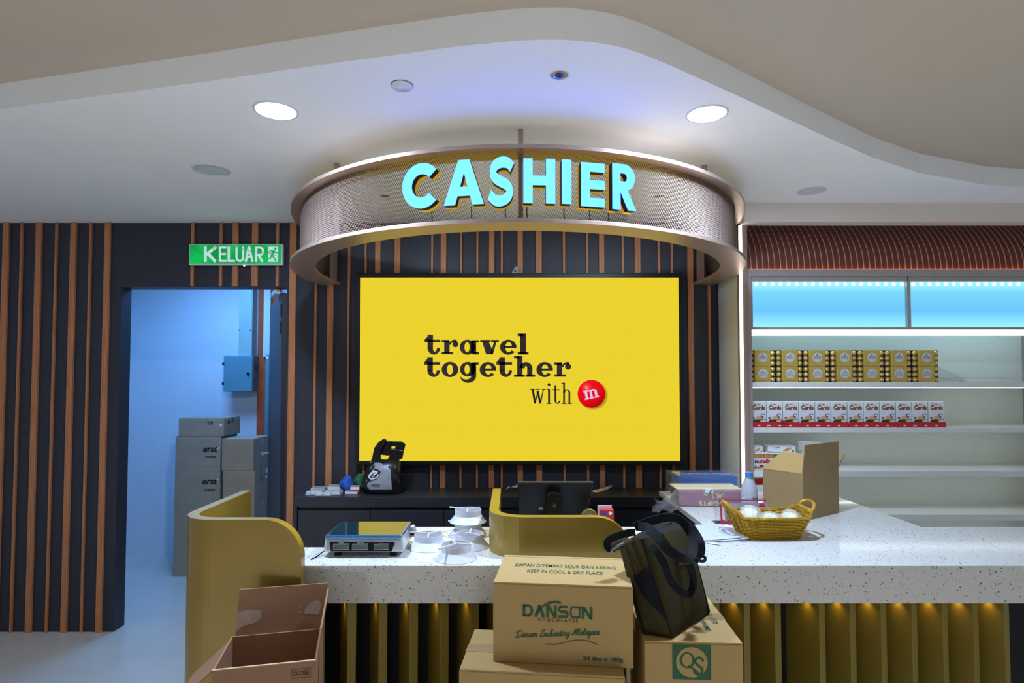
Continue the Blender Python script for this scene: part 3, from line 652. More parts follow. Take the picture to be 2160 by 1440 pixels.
xm = [xp(1590), 2.26, XE - 0.01]
for i in range(2):
    x0, x1 = xm[i] + (0.02 if i else 0), xm[i + 1]
    obj('light_box_frame', B().box(x0 - 0.012, x1 + 0.002, SF, SF + 0.05, zy(593), zy(583)).box(x0 - 0.012, x1 + 0.002, SF, SF + 0.05, zy(695), zy(690)).box(x0 - 0.012, x0, SF, SF + 0.05, zy(690), zy(593)).box(x1, x1 + 0.008, SF, SF + 0.05, zy(690), zy(593)), M_SHELFFRAME, su)
    lbx = obj('light_box_panel', B().box(x0, x1, SF + 0.02, SF + 0.03, zy(690), zy(593)), ML, su)
    n = int((x1 - x0) / 0.0465)
    for k in range(n):
        obj('led', B().extr([disc(x0 + 0.03 + k * 0.0465, zy(598.5), 0.0098)], (0, SF + 0.02, 0), (1, 0, 0), (0, 0, 1), (0, -0.003, 0)), led_b, lbx)
obj('led_bar', B().box(xm[0], XE, SF + 0.012, SF + 0.03, zy(700), zy(696.5)), M_STRIP2, su); obj('led_bar', B().box(xm[0], XE, SF + 0.03, SF + 0.04, zy(706.5), zy(704)), M_STRIP2, su); obj('valance', B().box(xm[0], XE, SF + 0.02, SF + 0.04, zy(704), zy(700)), M_SHELF, su)
boards = [(806, 817), (902, 912), (993, 1006), (1085, 1098), (1180, 1193), (1275, 1290)]
for i, (y0, y1) in enumerate(boards):
    obj('shelf_board', B().box(xp(1586), XE, SF, YW - 0.04, zy(y1), zy(y0)), M_SHELF, su, bevel=0.001)
    if i == 0: obj('led_bar', B().box(xp(1586), XE, SF + 0.004, SF + 0.016, zy(y1) - 0.004, zy(y1)), M_STRIP2, su)
    else: obj('led_bar', B().box(xp(1586), XE, SF + 0.05, SF + 0.06, zy(y1) - 0.004, zy(y1)), glow('shelf_led_soft', (240, 250, 242), 5.0), su)
obj('rail', B().tube([(xp(1586), SF + 0.006, zy(797)), (XE, SF + 0.006, zy(797))], 0.0022, 6), mat('rose_gold', (214, 150, 120), 0.25, 0.9), su)
obj('price_tag', B().box(xp(1646), xp(1657), SF + 0.001, SF + 0.002, zy(891), zy(886)), M_RED, su)
# curved slatted cove above the shelves
cv = thing('wood_cove', 'curved dark red wood cove with fine slats above the shelving', 'cove panel', (1.35, SF, zy(568)))
prof = []
for k in range(11):
    t_ = k / 10; prof.append((SF + 0.02 + 0.17 * t_ ** 2.1, zy(567) + (2.50 - zy(567)) * t_))
obj('backing', B().grid([[(x, y + 0.012, z) for y, z in prof] for x in (1.34, 3.3)]), M_REDWOOD, cv)
rb = None
sl = None; k = 0; x = 1.345; pt = 0.0342
while x < 3.27:
    if sl is None:
        b = B(); w = pt - 0.0045
        rows = [[(0, y, z), (w, y, z), (w, y + 0.009, z), (0, y + 0.009, z)] for y, z in prof]
        b.grid(rows, close_u=True); sl = obj('slat', b, M_REDWOOD, cv, local=True); sl.location = Vector((x, 0, 0)) - cv.location
        b = B().grid([[(w, y - 0.004, z), (w + 0.004, y - 0.004, z), (w + 0.004, y + 0.009, z), (w, y + 0.009, z)] for y, z in prof], close_u=True)
        rb = obj('rib', b, M_PINKEDGE, cv, local=True); rb.location = Vector((x, 0, 0)) - cv.location
    else: share(sl, Vector((x, 0, 0)) - cv.location, cv); share(rb, Vector((x, 0, 0)) - cv.location, cv)
    x += pt
obj('cove_led', B().box(1.36, 3.25, SF + 0.006, SF + 0.014, zy(568), zy(568) + 0.004), glow('cove_led_warm', (255, 150, 90), 4.0), cv)

# ---- gold chocolate boxes
M_GOLDBOX = mat('gold_carton', (212, 182, 92), 0.3, 0.35, var=0.12, scale=40)
M_SILVER = mat('silver_print', (206, 208, 214), 0.4)
M_FOIL = mat('gold_foil', (238, 208, 132), 0.28, 0.75, var=0.25, scale=90, bump=0.5)
M_TRAY = mat('dark_tray', (52, 44, 30), 0.25)
YP = 3.40; ptc = 57.6 / F * YP; bh = 0.0915
def choc_box():
    t = thing('chocolate_box', 'x', 'chocolate box', (0, 0, 0), group='gold chocolate boxes on the top shelf')
    obj('tray', B().box(-0.076, 0.076, 0.014, 0.12, 0, bh - 0.001), M_TRAY, t, local=True)
    sv = obj('sleeve', B().box(-0.045, 0.045, -0.002, 0.121, 0.0, bh), M_GOLDBOX, t, local=True, bevel=0.002)
    obj('medallion', B().extr([disc(0, 0.05, 0.027, n=28)], (0, -0.002, 0), (1, 0, 0), (0, 0, 1), (0, -0.0006, 0)), M_SILVER, sv, local=True)
    obj('lettering', B().ink(move(text('FERRERO', 0.0075, bold=0.01), 0, 0.05) + move(text('ROCHER', 0.0075, bold=0.01), 0, 0.038) + [[(-0.006, 0.062), (0.006, 0.062), (0, 0.07)]], (0, -0.0028, 0), (1, 0, 0), (0, 0, 1)), M_BROWNINK, sv, local=True)
    c0 = None
    for sx in (-0.0605, 0.0605):
        for r in range(3):
            z = 0.0152 + r * 0.03
            if c0 is None:
                c0 = obj('chocolate', B().lathe([(0, -0.0142)] + [(0.0142 * math.cos(q), 0.0142 * math.sin(q)) for q in [(-1.2 + 0.4 * i) for i in range(7)]] + [(0, 0.0142)], (0, 0, 0), 12), M_FOIL, t, smooth=True, local=True); c0.location = (sx, 0.0142, z)
            else: share(c0, (sx, 0.0142, z), t)
    return t
ordn = ['first', 'second', 'third', 'fourth', 'fifth', 'sixth', 'seventh', 'eighth', 'ninth', 'tenth', 'eleventh', 'twelfth']
cbx = choc_box(); z0 = zy(806); k = 0; x00 = ay(1609, 780, YP).x
for c_ in range(7):
    for r_ in range(2):
        lab = 'gold chocolate box, %s row, %s from the light strip' % (('lower', 'upper')[r_], ordn[c_])
        loc = (x00 + c_ * ptc, YP, z0 + r_ * (bh + 0.0006))
        if k == 0: cbx.location = loc; cbx['label'] = lab
        else: dup(cbx, loc, label=lab)
        k += 1
# ---- wafer-card boxes in red trays
M_KBOX = mat('white_carton', (222, 224, 230), 0.4, var=0.02)
M_ORANGE = mat('orange_print', (214, 150, 84), 0.5); M_CHOC = mat('chocolate_print', (82, 46, 36), 0.5); M_TAN = mat('tan_print', (214, 176, 120), 0.5)
ptk = 34.0 / F * 3.40
def cards_box():
    w, h = 0.0875, zy(847, 3.4) - zy(902, 3.4) - 0.003
    t = thing('wafer_box', 'x', 'biscuit box', (0, 0, 0), group='white wafer boxes on the second shelf')
    obj('body', B().box(-w / 2, w / 2, 0, 0.1, 0, h), M_KBOX, t, local=True, bevel=0.0015)
    o = (0, -0.0008, 0); u = (1, 0, 0); v = (0, 0, 1)
    obj('lettering_shadow', B().ink(move(text('Cards', 0.024, bold=0.05, sx=0.84), 0.002, h - 0.046), o, u, v), M_ORANGE, t, local=True)
    obj('lettering', B().ink(move(text('Cards', 0.024, bold=0.015, sx=0.86), 0.002, h - 0.046) + move(text('K', 0.008, bold=0.03), -0.02, h - 0.02), (0, -0.0014, 0), u, v), M_CHOC, t, local=True)
    obj('brand_line', B().ink(move(text('inder', 0.008, bold=0.03), 0.0, h - 0.02), (0, -0.0014, 0), u, v), M_RED, t, local=True)
    obj('biscuit_picture', B().ink([[(p[0], p[1]) for p in disc(0.006, 0.05, 0.021, 0.015)]], o, u, v), M_TAN, t, local=True)
    obj('wafer_picture', B().ink([[(-0.04, 0.022), (0.004, 0.022), (0.014, 0.044), (-0.03, 0.044)], disc(-0.03, 0.052, 0.009, 0.005)] , (0, -0.0014, 0), u, v), M_CHOC, t, local=True)
    obj('swirl_picture', B().ink(arc(0.024, 0.066, 0.012, 0.011, 0.008, 0.007, 20, 300) + arc(0.03, 0.048, 0.012, 0.008, 0.009, 0.005, 180, 340), (0, -0.0014, 0), u, v), M_BLACKINK, t, local=True)
    return t
kb = cards_box(); zk = zy(902) + 0.0025; xk = ay(1600, 870, 3.40).x
for c_ in range(12):
    lab = 'white wafer box on the second shelf, %s from the light strip' % ordn[c_]
    if c_ == 0: kb.location = (xk, 3.40, zk); kb['label'] = lab
    else: dup(kb, (xk + c_ * ptk, 3.40, zk), label=lab)
zt_ = zy(889, 3.392) - zy(902)
for c_ in range(4):
    x0 = xk - ptk / 2 + c_ * 3 * ptk + 0.002; x1 = x0 + 3 * ptk - 0.004
    t = thing('display_tray', 'red cardboard tray holding wafer boxes, %s from the light strip' % ordn[c_], 'tray', (x0, 3.39, zy(902)), group='red trays on the second shelf')
    obj('base', B().box(x0, x1, 3.39, 3.51, zy(902), zy(902) + 0.002), M_RED, t)
    pl = []; n = 12
    for k in range(n):
        xa, xb = x0 + (x1 - x0) * k / n, x0 + (x1 - x0) * (k + 1) / n
        pl.append([(xa, 0), (xb, 0), (xb, zt_ - (0.004 if k % 3 == 1 else 0)), (xa, zt_ - (0.004 if k % 3 == 2 else 0))])
    obj('lip', B().extr(pl, (0, 3.388, zy(902)), (1, 0, 0), (0, 0, 1), (0, 0.003, 0)), M_RED, t)
    obj('motif', B().ink([disc(x0 + 0.04 + q * 0.06, 0.012, 0.009, 0.004) for q in range(4)] + move(text('7', 0.012, bold=0.02), x0 + 0.09, 0.004), (0, 3.3874, zy(902)), (1, 0, 0), (0, 0, 1)), M_KBOX, t)
# ---- hazelnut-spread biscuit boxes
M_BISC = mat('biscuit_print', (206, 136, 70), 0.5, var=0.3, scale=70); M_GRN = mat('green_print', (50, 130, 60), 0.5)
def nut_box(px0, px1, py0, py1, Y, label, big):
    a, b = ay(px0, py1, Y), ay(px1, py0, Y); w, h = b.x - a.x, b.z - a.z; zz = zy(993) + 0.0005 if big else a.z
    t = thing('biscuit_box', label, 'biscuit box', (a.x, Y, zz), group='white biscuit boxes on the third shelf')
    if big:
        h = b.z - zz; d = 0.19
        obj('body', B().box(0, w, 0, d, 0, h), M_KBOX, t, local=True, bevel=0.002)
        bs = [disc(0.012 + 0.0155 * k, h - 0.012, 0.0095, 0.0105, 12) for k in range(int(w / 0.0155) - 1)]
        obj('biscuit_picture', B().ink(bs, (0, -0.001, 0), (1, 0, 0), (0, 0, 1)), M_BISC, t, local=True)
        obj('shadow_picture', B().ink([rect(0.002, h - 0.024, w - 0.002, h - 0.001)], (0, -0.0006, 0), (1, 0, 0), (0, 0, 1)), mat('green_black_print', (40, 50, 30), 0.6), t, local=True)
        obj('lettering_dark', B().ink(move(text('n', 0.024, bold=0.04, align='L'), 0.014, h - 0.053) + move(text('B', 0.016, align='L'), 0.014, h - 0.078), (0, -0.0012, 0), (1, 0, 0), (0, 0, 1)), M_BLACKINK, t, local=True)
        obj('lettering', B().ink(move(text('utella', 0.024, bold=0.04, align='L'), 0.014 + text_w('n', 0.024, bold=0.04) + 0.003, h - 0.053) + move(text('-ready', 0.013, align='L'), 0.03, h - 0.076), (0, -0.0012, 0), (1, 0, 0), (0, 0, 1)), M_RED, t, local=True)
        obj('round_mark', B().ink([disc(w * 0.47, h - 0.012, 0.011)], (0, -0.0014, 0), (1, 0, 0), (0, 0, 1)), M_GRN, t, local=True)
        obj('nut_picture', B().ink([disc(0.052, 0.026, 0.009, 0.006)], (0, -0.001, 0), (1, 0, 0), (0, 0, 1)), M_CHOC, t, local=True)
        obj('wafer_picture', B().ink([[(0, 0.008), (0.05, 0.012), (0.075, 0.018), (0.0, 0.02)]], (0, -0.0012, 0), (1, 0, 0), (0, 0, 1)), M_BISC, t, local=True)
    else:
        obj('body', B().box(0, w, 0, 0.1, 0, h), M_KBOX, t, local=True, bevel=0.002)
        obj('biscuit_picture', B().ink([[(w * 0.52, h * 0.2), (w * 0.75, h * 0.25), (w * 0.88, h * 0.7), (w * 0.72, h * 0.75), (w * 0.58, h * 0.42)]], (0, -0.001, 0), (1, 0, 0), (0, 0, 1)), M_BISC, t, local=True)
        obj('lettering', B().ink(move(text('nutella', h * 0.22, bold=0.03), w * 0.33, h * 0.62), (0, -0.001, 0), (1, 0, 0), (0, 0, 1)), M_RED, t, local=True)
        obj('round_mark', B().ink([disc(w * 0.9, h * 0.2, h * 0.16)], (0, -0.0014, 0), (1, 0, 0), (0, 0, 1)), M_GRN, t, local=True)
        obj('stripe', B().ink([[(0, 0), (w * 0.6, 0), (0.0, h * 0.15)]], (0, -0.0008, 0), (1, 0, 0), (0, 0, 1)), M_CHOC, t, local=True)
    return t
nut_box(1587, 1690, 957, 993, 3.395, 'big white display box with biscuits and red brand lettering', True)
zb2 = ay(1650, 957, 3.395).z
for px0, px1, l_ in ((1560.5, 1618.3, 'small white biscuit box by the light strip, on the big display box'), (1620, 1678, 'small white biscuit box, next along on the big display box')):
    x0 = max(ay(px0, 940, 3.46).x, xp(1586) + 0.004)
    t = nut_box(px0, px1, 931, 945, 3.46, l_, False); t.location.z = zb2 + 0.0006
    if px0 < 1600: t.location.x = x0; [setattr(c_, 'scale', (0.55, 1, 1)) for c_ in t.children]
a = ay(1683, 940, 3.5); t = thing('paper_bag', 'crumpled white paper pack lying on the third shelf', 'pack', (a.x + 0.06, 3.5, zy(993)))
b = B(); rows = []
for i in range(7):
    z = zy(930, 3.5) * i / 6 + zy(993) * (1 - i / 6); rr_ = 0.075 + 0.006 * math.sin(i * 2.1)
    rows.append([(a.x + 0.075 + rr_ * math.cos(q) + 0.004 * math.sin(5 * q + i), 3.53 + 0.05 * math.sin(q), z + 0.003 * math.cos(3 * q)) for q in [2 * PI * j / 14 for j in range(14)]])
b.grid(rows, close_u=True); b.f.append(tuple(range(6 * 14, 7 * 14))); obj('pack', b, M_PAPER, t)
obj('band', B().grid([[(a.x + 0.075 + 0.0815 * math.cos(q), 3.53 + 0.055 * math.sin(q), z) for q in [2 * PI * j / 14 for j in range(14)]] for z in (zy(975, 3.5), zy(970, 3.5))], close_u=True), M_SILVER, t)
a = ay(1592, 1032, 3.42); b_ = ay(1640, 1014, 3.42)
t = thing('sweet_bag', 'red and white packet standing behind the bottle', 'packet', (a.x, 3.42, zy(1085)))
obj('pouch', B().grid([[(a.x - 0.0, 3.42, z), ((a.x + b_.x) / 2, 3.40, z), (b_.x, 3.42, z), ((a.x + b_.x) / 2, 3.45, z)] for z in (zy(1085), zy(1050), zy(1025))], close_u=True), M_PAPER, t)
obj('top_seal', B().grid([[(a.x, 3.42, z), ((a.x + b_.x) / 2, 3.40 + k, z), (b_.x, 3.42, z), ((a.x + b_.x) / 2, 3.45 - k, z)] for z, k in ((zy(1025), 0), (zy(1012), 0.024))], close_u=True), M_RED, t)

# ------------------------------------------------------------------ cartons before the counter
SCRIPT = {
 'a': ([[(.75, .8), (.4, 1), (.1, .6), (.15, .15), (.45, .05), (.7, .5), (.78, 1)], [(.78, 1), (.75, .3), (.85, .02), (1.05, .2)]], 1.0),
 'n': ([[(0, .8), (.15, 1), (.2, 0)], [(.2, .6), (.5, 1), (.65, .7), (.65, .1), (.75, 0), (.95, .25)]], .95),
 's': ([[(0, .1), (.4, 1), (.6, .5), (.5, .05), (.15, .05)], [(.5, .05), (.85, .25)]], .75),
 'o': ([[(.4, 1), (.1, .6), (.2, .1), (.5, .05), (.7, .5), (.55, .95), (.4, 1)], [(.55, .95), (.9, .85)]], .85),
 'c': ([[(.65, .85), (.4, 1), (.1, .6), (.15, .1), (.45, 0), (.8, .3)]], .75),
 'h': ([[(0, .2), (.4, 1.6), (.35, 2), (.2, 1.7), (.15, 0)], [(.15, .5), (.45, 1), (.6, .7), (.6, .1), (.7, 0), (.9, .25)]], .9),
 't': ([[(.3, 1.7), (.2, .3), (.3, 0), (.55, .25)], [(0, 1.1), (.6, 1.15)]], .55),
 'i': ([[(.1, 1), (.1, .2), (.2, 0), (.4, .25)], [(.13, 1.4), (.2, 1.5)]], .45),
 'g': ([[(.75, .8), (.4, 1), (.1, .6), (.15, .15), (.45, .05), (.7, .5), (.78, 1)], [(.78, 1), (.72, -.5), (.5, -1), (.2, -.8), (.5, -.2), (1, .25)]], 1.0),
 'l': ([[(0, .2), (.35, 1.6), (.25, 2), (.12, 1.5), (.12, .2), (.25, 0), (.5, .25)]], .5),
 'y': ([[(0, .9), (.1, 1), (.15, .3), (.35, .05), (.65, .4), (.7, 1)], [(.7, 1), (.65, -.5), (.4, -1.1), (.2, -.8), (.5, -.2), (.95, .25)]], .95),
 'D': ([[(.5, 1.9), (.4, .3), (.1, 0), (-.1, .2), (.3, .25), (.8, -.05), (1.5, .5), (1.4, 1.6), (.7, 2.05), (-.1, 1.6), (-.2, 1.3)]], 1.65),
 'E': ([[(1.1, 1.8), (.8, 2.1), (.4, 1.7), (.8, 1.15), (.3, .9), (.1, .4), (.4, 0), (.9, .2), (1.1, .5)]], 1.15),
 'M': ([[(-.4, .4), (-.2, .2), (.3, 1), (.5, 2), (.55, .2)], [(.55, .1), (.9, 1.5), (1.1, 2), (1.1, .3)], [(1.1, .2), (1.45, 1.5), (1.7, 2), (1.65, .3), (1.8, 0), (2, .25)]], 2.0), ' ': ([], .7)}
def script(s, xh, w=0.16, shear=0.35, sx=1.0):
    out = []; x = 0
    for ch in s:
        st, adv = SCRIPT[ch]
        for p in st:
            q = spline(p, 4); out += stroke([((x + a_ + shear * b_) * xh * sx, b_ * xh) for a_, b_ in [(v[0], v[1]) for v in q]], w * xh)
        x += adv
    L = x * xh * sx; return [[(a_ - L / 2, b_) for a_, b_ in p] for p in out], L

# printed chocolate carton
fl = Vector((ay(1040, 1395, 1.69).x, 1.69, ay(1040, 1395, 1.69).z)); DW, DD, DH = 0.388, 0.262, 0.221
dz_low = fl.z
dn_ = carton('printed DANSON chocolate carton standing on a plain carton', fl, DW, DD, DH, math.radians(-6.2), M_CARD, 'cartons before the counter', tape=False, seam=0.93)
def on(px, py):                            # carton-front coordinates from where the print is seen
    r = _ray(px, py); th_ = math.radians(-6.2); n = Vector((-math.sin(th_), math.cos(th_), 0)); o = Vector((0, 0, H))
    k = (fl - o).dot(n) / r.dot(n); q = o + r * k - fl; u = Vector((math.cos(th_), math.sin(th_), 0)); return q.dot(u), q.z
def pc(x, y): return 1020 + x / 5.5375, 1160 + y / 5.5375
X0, Y0 = on(*pc(458, 770)); X1, Y1 = on(*pc(1272, 770)); Yt = on(*pc(860, 648))[1]
dcap = Yt - Y0; wD = X1 - X0
def DAN(cap, wtot):                        # wide extended capitals
    st = 0.25; W_ = wtot / 6.55 / cap
    o_ = []
    def R(x0, y0, x1, y1): return rect(x0, y0, x1, y1)
    g_ = {'D': [R(0, 0, st, 1), R(0, 0, .6, .2), R(0, .8, .6, 1)] + arc(.55, .5, .45, .5, .2, .3, -90, 90, 12),
          'A': [[(0, 0), (.27, 0), (.6, 1), (.36, 1)], [(.68, 0), (1.0, 0), (.62, 1), (.34, 1)]] + stroke([(.3, .3), (.5, .52), (.68, .62)], .1),
          'N': [R(0, 0, st, 1), R(.76, 0, 1, 1), [(0, 1), (.3, 1), (1, 0), (.7, 0)]],
          'S': [R(.05, 0, .8, .2), R(.2, .4, .8, .6), R(.2, .8, .95, 1)] + arc(.28, .708, .28, .292, .09, .125, 90, 270, 10) + arc(.74, .292, .26, .292, .07, .125, -90, 90, 10),
          'O': [R(.84, .1, 1, 1), R(.25, .83, 1, 1), R(.2, 0, .8, .17)] + arc(.25, .5, .25, .5, .07, .33, 90, 270, 12) + arc(.75, .2, .25, .2, .09, .03, -90, 0, 6)}
    x = 0; out = []
    for ch in 'DANSON':
        out += [[((x + a_) * W_ * cap, b_ * cap) for a_, b_ in p] for p in g_[ch]]; x += 1.11
    return out
fr = ((0, -0.0015, 0), (1, 0, 0), (0, 0, 1))
obj('brand_lettering', B().ink(move(DAN(dcap, wD), X0, Y0), *fr), M_GREENINK, dn_, local=True)
sw_ = [on(*pc(*q)) for q in ((585, 765), (640, 700), (700, 650), (780, 612), (860, 605), (903, 618))]
obj('swoosh', B().ink(stroke([tuple(v) for v in spline(sw_, 5)], [0.001 + 0.005 * min(1, i / 14) for i in range(26)]), *fr), M_GREENINK, dn_, local=True)
x_, y_ = on(*pc(868, 833)); cap2 = on(*pc(868, 798))[1] - y_; wl = on(*pc(1100, 830))[0] - on(*pc(636, 830))[0]
tw = text_w('CHOCOLATES', cap2, space=1.5); obj('subtitle', B().ink(move(text('CHOCOLATES', cap2, bold=0.01, space=1.5, sx=wl / tw), x_, y_), *fr), M_BROWNINK, dn_, local=True)
xa, ya = on(*pc(375, 1010)); xb, yb = on(*pc(1350, 965)); S_, L_ = script('Danson Enchanting Malaysia', 0.0088, 0.2)
S_, L_ = script('Danson Enchanting Malaysia', 0.0088, 0.25, sx=(xb - xa) / L_)
obj('script_lettering', B().ink(move(S_, (xa + xb) / 2, (ya + yb) / 2 - 0.003, 1.0, math.atan2(yb - ya, xb - xa) * 0.9), *fr), M_GREENINK, dn_, local=True)
fl_ = [on(*pc(*q)) for q in ((720, 1095), (850, 1098), (950, 1075), (1080, 1050), (1200, 1055), (1340, 1105))]
obj('flourish', B().ink(stroke([tuple(v) for v in spline(fl_, 6)], 0.0018), *fr), M_GREENINK, dn_, local=True)
x_, y_ = on(*pc(1395, 1290)); cap3 = on(*pc(1395, 1240))[1] - y_; wl = on(*pc(1625, 1290))[0] - on(*pc(1160, 1290))[0]; tw = text_w('24 tins x 180g', cap3)
obj('quantity_lettering', B().ink(move(text('24 tins x 180g', cap3, bold=0.03, sx=wl / tw), x_, y_), *fr), M_GREENINK, dn_, local=True)
tp = ((0, 0, DH + 0.0012), (1, 0, 0), (0, 1, 0))
for s_, yy, ww in (('SIMPAN DITEMPAT SEJUK DAN KERING', 0.146, 0.305), ('KEEP IN COOL & DRY PLACE', 0.092, 0.222)):
    tw = text_w(s_, 0.027, bold=0.004); obj('handling_lettering', B().ink(move(text(s_, 0.027, bold=0.004, sx=ww / tw), DW / 2 + 0.005, yy), *tp), M_GREENINK, dn_, local=True)
# the carton under it
p0, p1 = az(968, 1411, dz_low), az(1319, 1428, dz_low); r_ = math.atan2(p1.y - p0.y, p1.x - p0.x)
carton('tall plain carton carrying the printed chocolate carton', (p0.x, p0.y, 0), (p1 - p0).length, 0.262, dz_low, r_, M_CARD, 'cartons before the counter')
# QS carton
ZQ = 0.841; p0, p1 = az(1357, 1347, ZQ), az(1556, 1343, ZQ)
qs = carton('carton with green square QS emblem beside the printed chocolate carton', (p0.x, 1.632, 0), p1.x - p0.x, 0.362, ZQ, math.radians(-3), M_CARD, 'cartons before the counter')
Lx = lambda px: ay(px, 1400, 1.626).x - p0.x; Lz = lambda py: ay(1460, py, 1.626).z
qx0, qx1, qz0, qz1 = Lx(1419), Lx(1499), Lz(1432), Lz(1359); qw, qh = qx1 - qx0, qz1 - qz0; qcx, qcz = (qx0 + qx1) / 2, (qz0 + qz1) / 2
obj('emblem_square', B().ink([rect(qx0, qz0, qx1, qz1)], *fr), M_GREENINK, qs, local=True)
obj('emblem_disc', B().ink([disc(qcx, qcz, qw * 0.41, qh * 0.44, 32)], (0, -0.0022, 0), (1, 0, 0), (0, 0, 1)), M_CARD, qs, local=True)
Q = arc(qcx - qw * .12, qcz + qh * .06, qw * .2, qh * .23, qw * .13, qh * .19, 0, 360, 24) + stroke([tuple(v) for v in spline([(qcx - qw * .1, qcz - qh * .1), (qcx + qw * .05, qcz - qh * .2), (qcx + qw * .16, qcz - qh * .3)], 4)], qw * .05)
S2 = stroke([(qcx + qw * (.16 + a_ * .13), qcz + qh * (-.1 + b_ * .24)) for a_, b_ in [(v[0], v[1]) for v in spline([(1, .55), (.6, .95), (-.2, .95), (-.6, .5), (0, .05), (.8, -.35), (.6, -.9), (-.2, -1), (-.9, -.6)], 4)]], qw * .06)
obj('emblem_letters', B().ink(Q + S2, (0, -0.003, 0), (1, 0, 0), (0, 0, 1)), M_GREENINK, qs, local=True)
obj('handling_lettering', B().ink(move(text('SIMPAN DITEMPAT SEJUK', 0.016, bold=0.01), 0.20, -0.20, rot=0) + move(text('KEEP IN COOL', 0.016, bold=0.01), 0.2, -0.235), (0, 0, ZQ + 0.0012), (0, 1, 0), (-1, 0, 0)), M_GREENINK, qs, local=True)

# open carton with raised flaps
ZO = 0.75; p0, p1, p3 = az(447, 1414.8, ZO), az(667, 1392.6, ZO), az(453.7, 1346.8, ZO)
ro = math.atan2(p1.y - p0.y, p1.x - p0.x); ow = (p1 - p0).length; od = 0.225
oc = thing('open_carton', 'open brown carton with raised flaps beside the gold end screen', 'carton', (p0.x, p0.y, 0), ro, 'cartons before the counter')
tk_ = 0.005
obj('body', B().box(0, ow, 0, tk_, 0, ZO).box(0, ow, od - tk_, od, 0, ZO).box(0, tk_, tk_, od - tk_, 0, ZO).box(ow - tk_, ow, tk_, od - tk_, 0, ZO).box(tk_, ow - tk_, tk_, od - tk_, 0.0, 0.4), M_CARD2, oc, local=True)
obj('rim_edge', B().box(0, ow, -0.0004, tk_ + 0.0004, ZO, ZO + 0.002), M_CARDEDGE, oc, local=True)
bf = obj('back_flap', B().hexa([(0.012, od, ZO), (ow - 0.0, od, ZO), (ow - 0.0, od + tk_, ZO), (0.012, od + tk_, ZO), (0.018, od + 0.02, ZO + 0.136), (ow + 0.012, od + 0.02, ZO + 0.136), (ow + 0.012, od + 0.02 + tk_, ZO + 0.136), (0.018, od + 0.02 + tk_, ZO + 0.136)]), M_CARD2, oc, local=True)
FP = ((0, od - 0.0012, ZO), (1, 0, 0), (0, 0.147, 1))
for tp_ in ([(0.012, 0.012), (0.03, 0.026), (0.075, 0.036), (0.084, 0.05), (0.086, 0.068), (0.05, 0.075), (0.014, 0.07)], [(ow * 0.78, 0.05), (ow * 0.94, 0.042), (ow * 0.98, 0.07), (ow * 0.94, 0.088), (ow * 0.86, 0.082), (ow * 0.8, 0.068)], rect(ow * 0.72, 0.052, ow * 0.76, 0.056), rect(ow * 0.73, 0.066, ow * 0.76, 0.071)):
    obj('torn_patch', B().ink([tp_], *FP), M_CARDPALE, bf, local=True)
obj('side_flap', B().hexa([(ow - tk_, 0.0, ZO), (ow, 0.0, ZO), (ow, od, ZO), (ow - tk_, od, ZO), (ow + 0.005, 0.05, ZO + 0.07), (ow + 0.01, 0.05, ZO + 0.07), (ow + 0.017, od + 0.0, ZO + 0.125), (ow + 0.012, od + 0.0, ZO + 0.125)]), M_CARD2, oc, local=True)
obj('side_flap', B().hexa([(0, 0.02, ZO - 0.004), (tk_, 0.02, ZO - 0.004), (tk_, od - 0.02, ZO - 0.004), (0, od - 0.02, ZO - 0.004), (-0.10, 0.03, ZO - 0.09), (-0.095, 0.03, ZO - 0.094), (-0.095, od - 0.03, ZO - 0.094), (-0.10, od - 0.03, ZO - 0.09)]), M_CARD2, oc, local=True)
ofr = ((0, -0.0012, 0), (1, 0, 0), (0, 0, 1)); bx = ow * 0.84
obj('lettering', B().ink(move(text('OLOSE', 0.012, bold=0.015, sx=0.8), bx + 0.003, ZO - 0.036) + [rect(bx - 0.023, ZO - 0.044, bx - 0.022, ZO - 0.018), rect(bx + 0.028, ZO - 0.044, bx + 0.029, ZO - 0.018), rect(bx - 0.023, ZO - 0.044, bx + 0.029, ZO - 0.043), rect(bx - 0.023, ZO - 0.019, bx + 0.029, ZO - 0.018)] + move(text('TM', 0.008), ow * 0.69, ZO - 0.09), *ofr), M_BROWNINK, oc, local=True)
ol = [(0.30, -0.115), (0.40, -0.10), (0.42, -0.085), (0.47, -0.09), (0.50, -0.078), (0.54, -0.074), (0.56, -0.085), (0.60, -0.088), (0.66, -0.1), (0.68, -0.12)]
obj('line_drawing', B().ink(stroke([(ow * v[0], ZO + v[1]) for v in spline(ol, 4)], 0.0014) + stroke([(ow * (0.86 + 0.07 * math.cos(q / 8)), ZO - 0.1 + 0.012 * math.sin(q / 8)) for q in range(0, 52, 3)], 0.0014) + arc(ow * 0.5, ZO - 0.062, 0.004, 0.004, 0.0028, 0.0028, 0, 360, 12), *ofr), M_BROWNINK, oc, local=True)
obj('side_mark', B().ink(stroke([(0.05, ZO - 0.12), (0.075, ZO - 0.06), (0.09, ZO - 0.02)], [0.004, 0.012, 0.003]), (ow + 0.0012, 0, 0), (0, 1, 0), (0, 0, 1)), M_BLACKINK, oc, local=True)

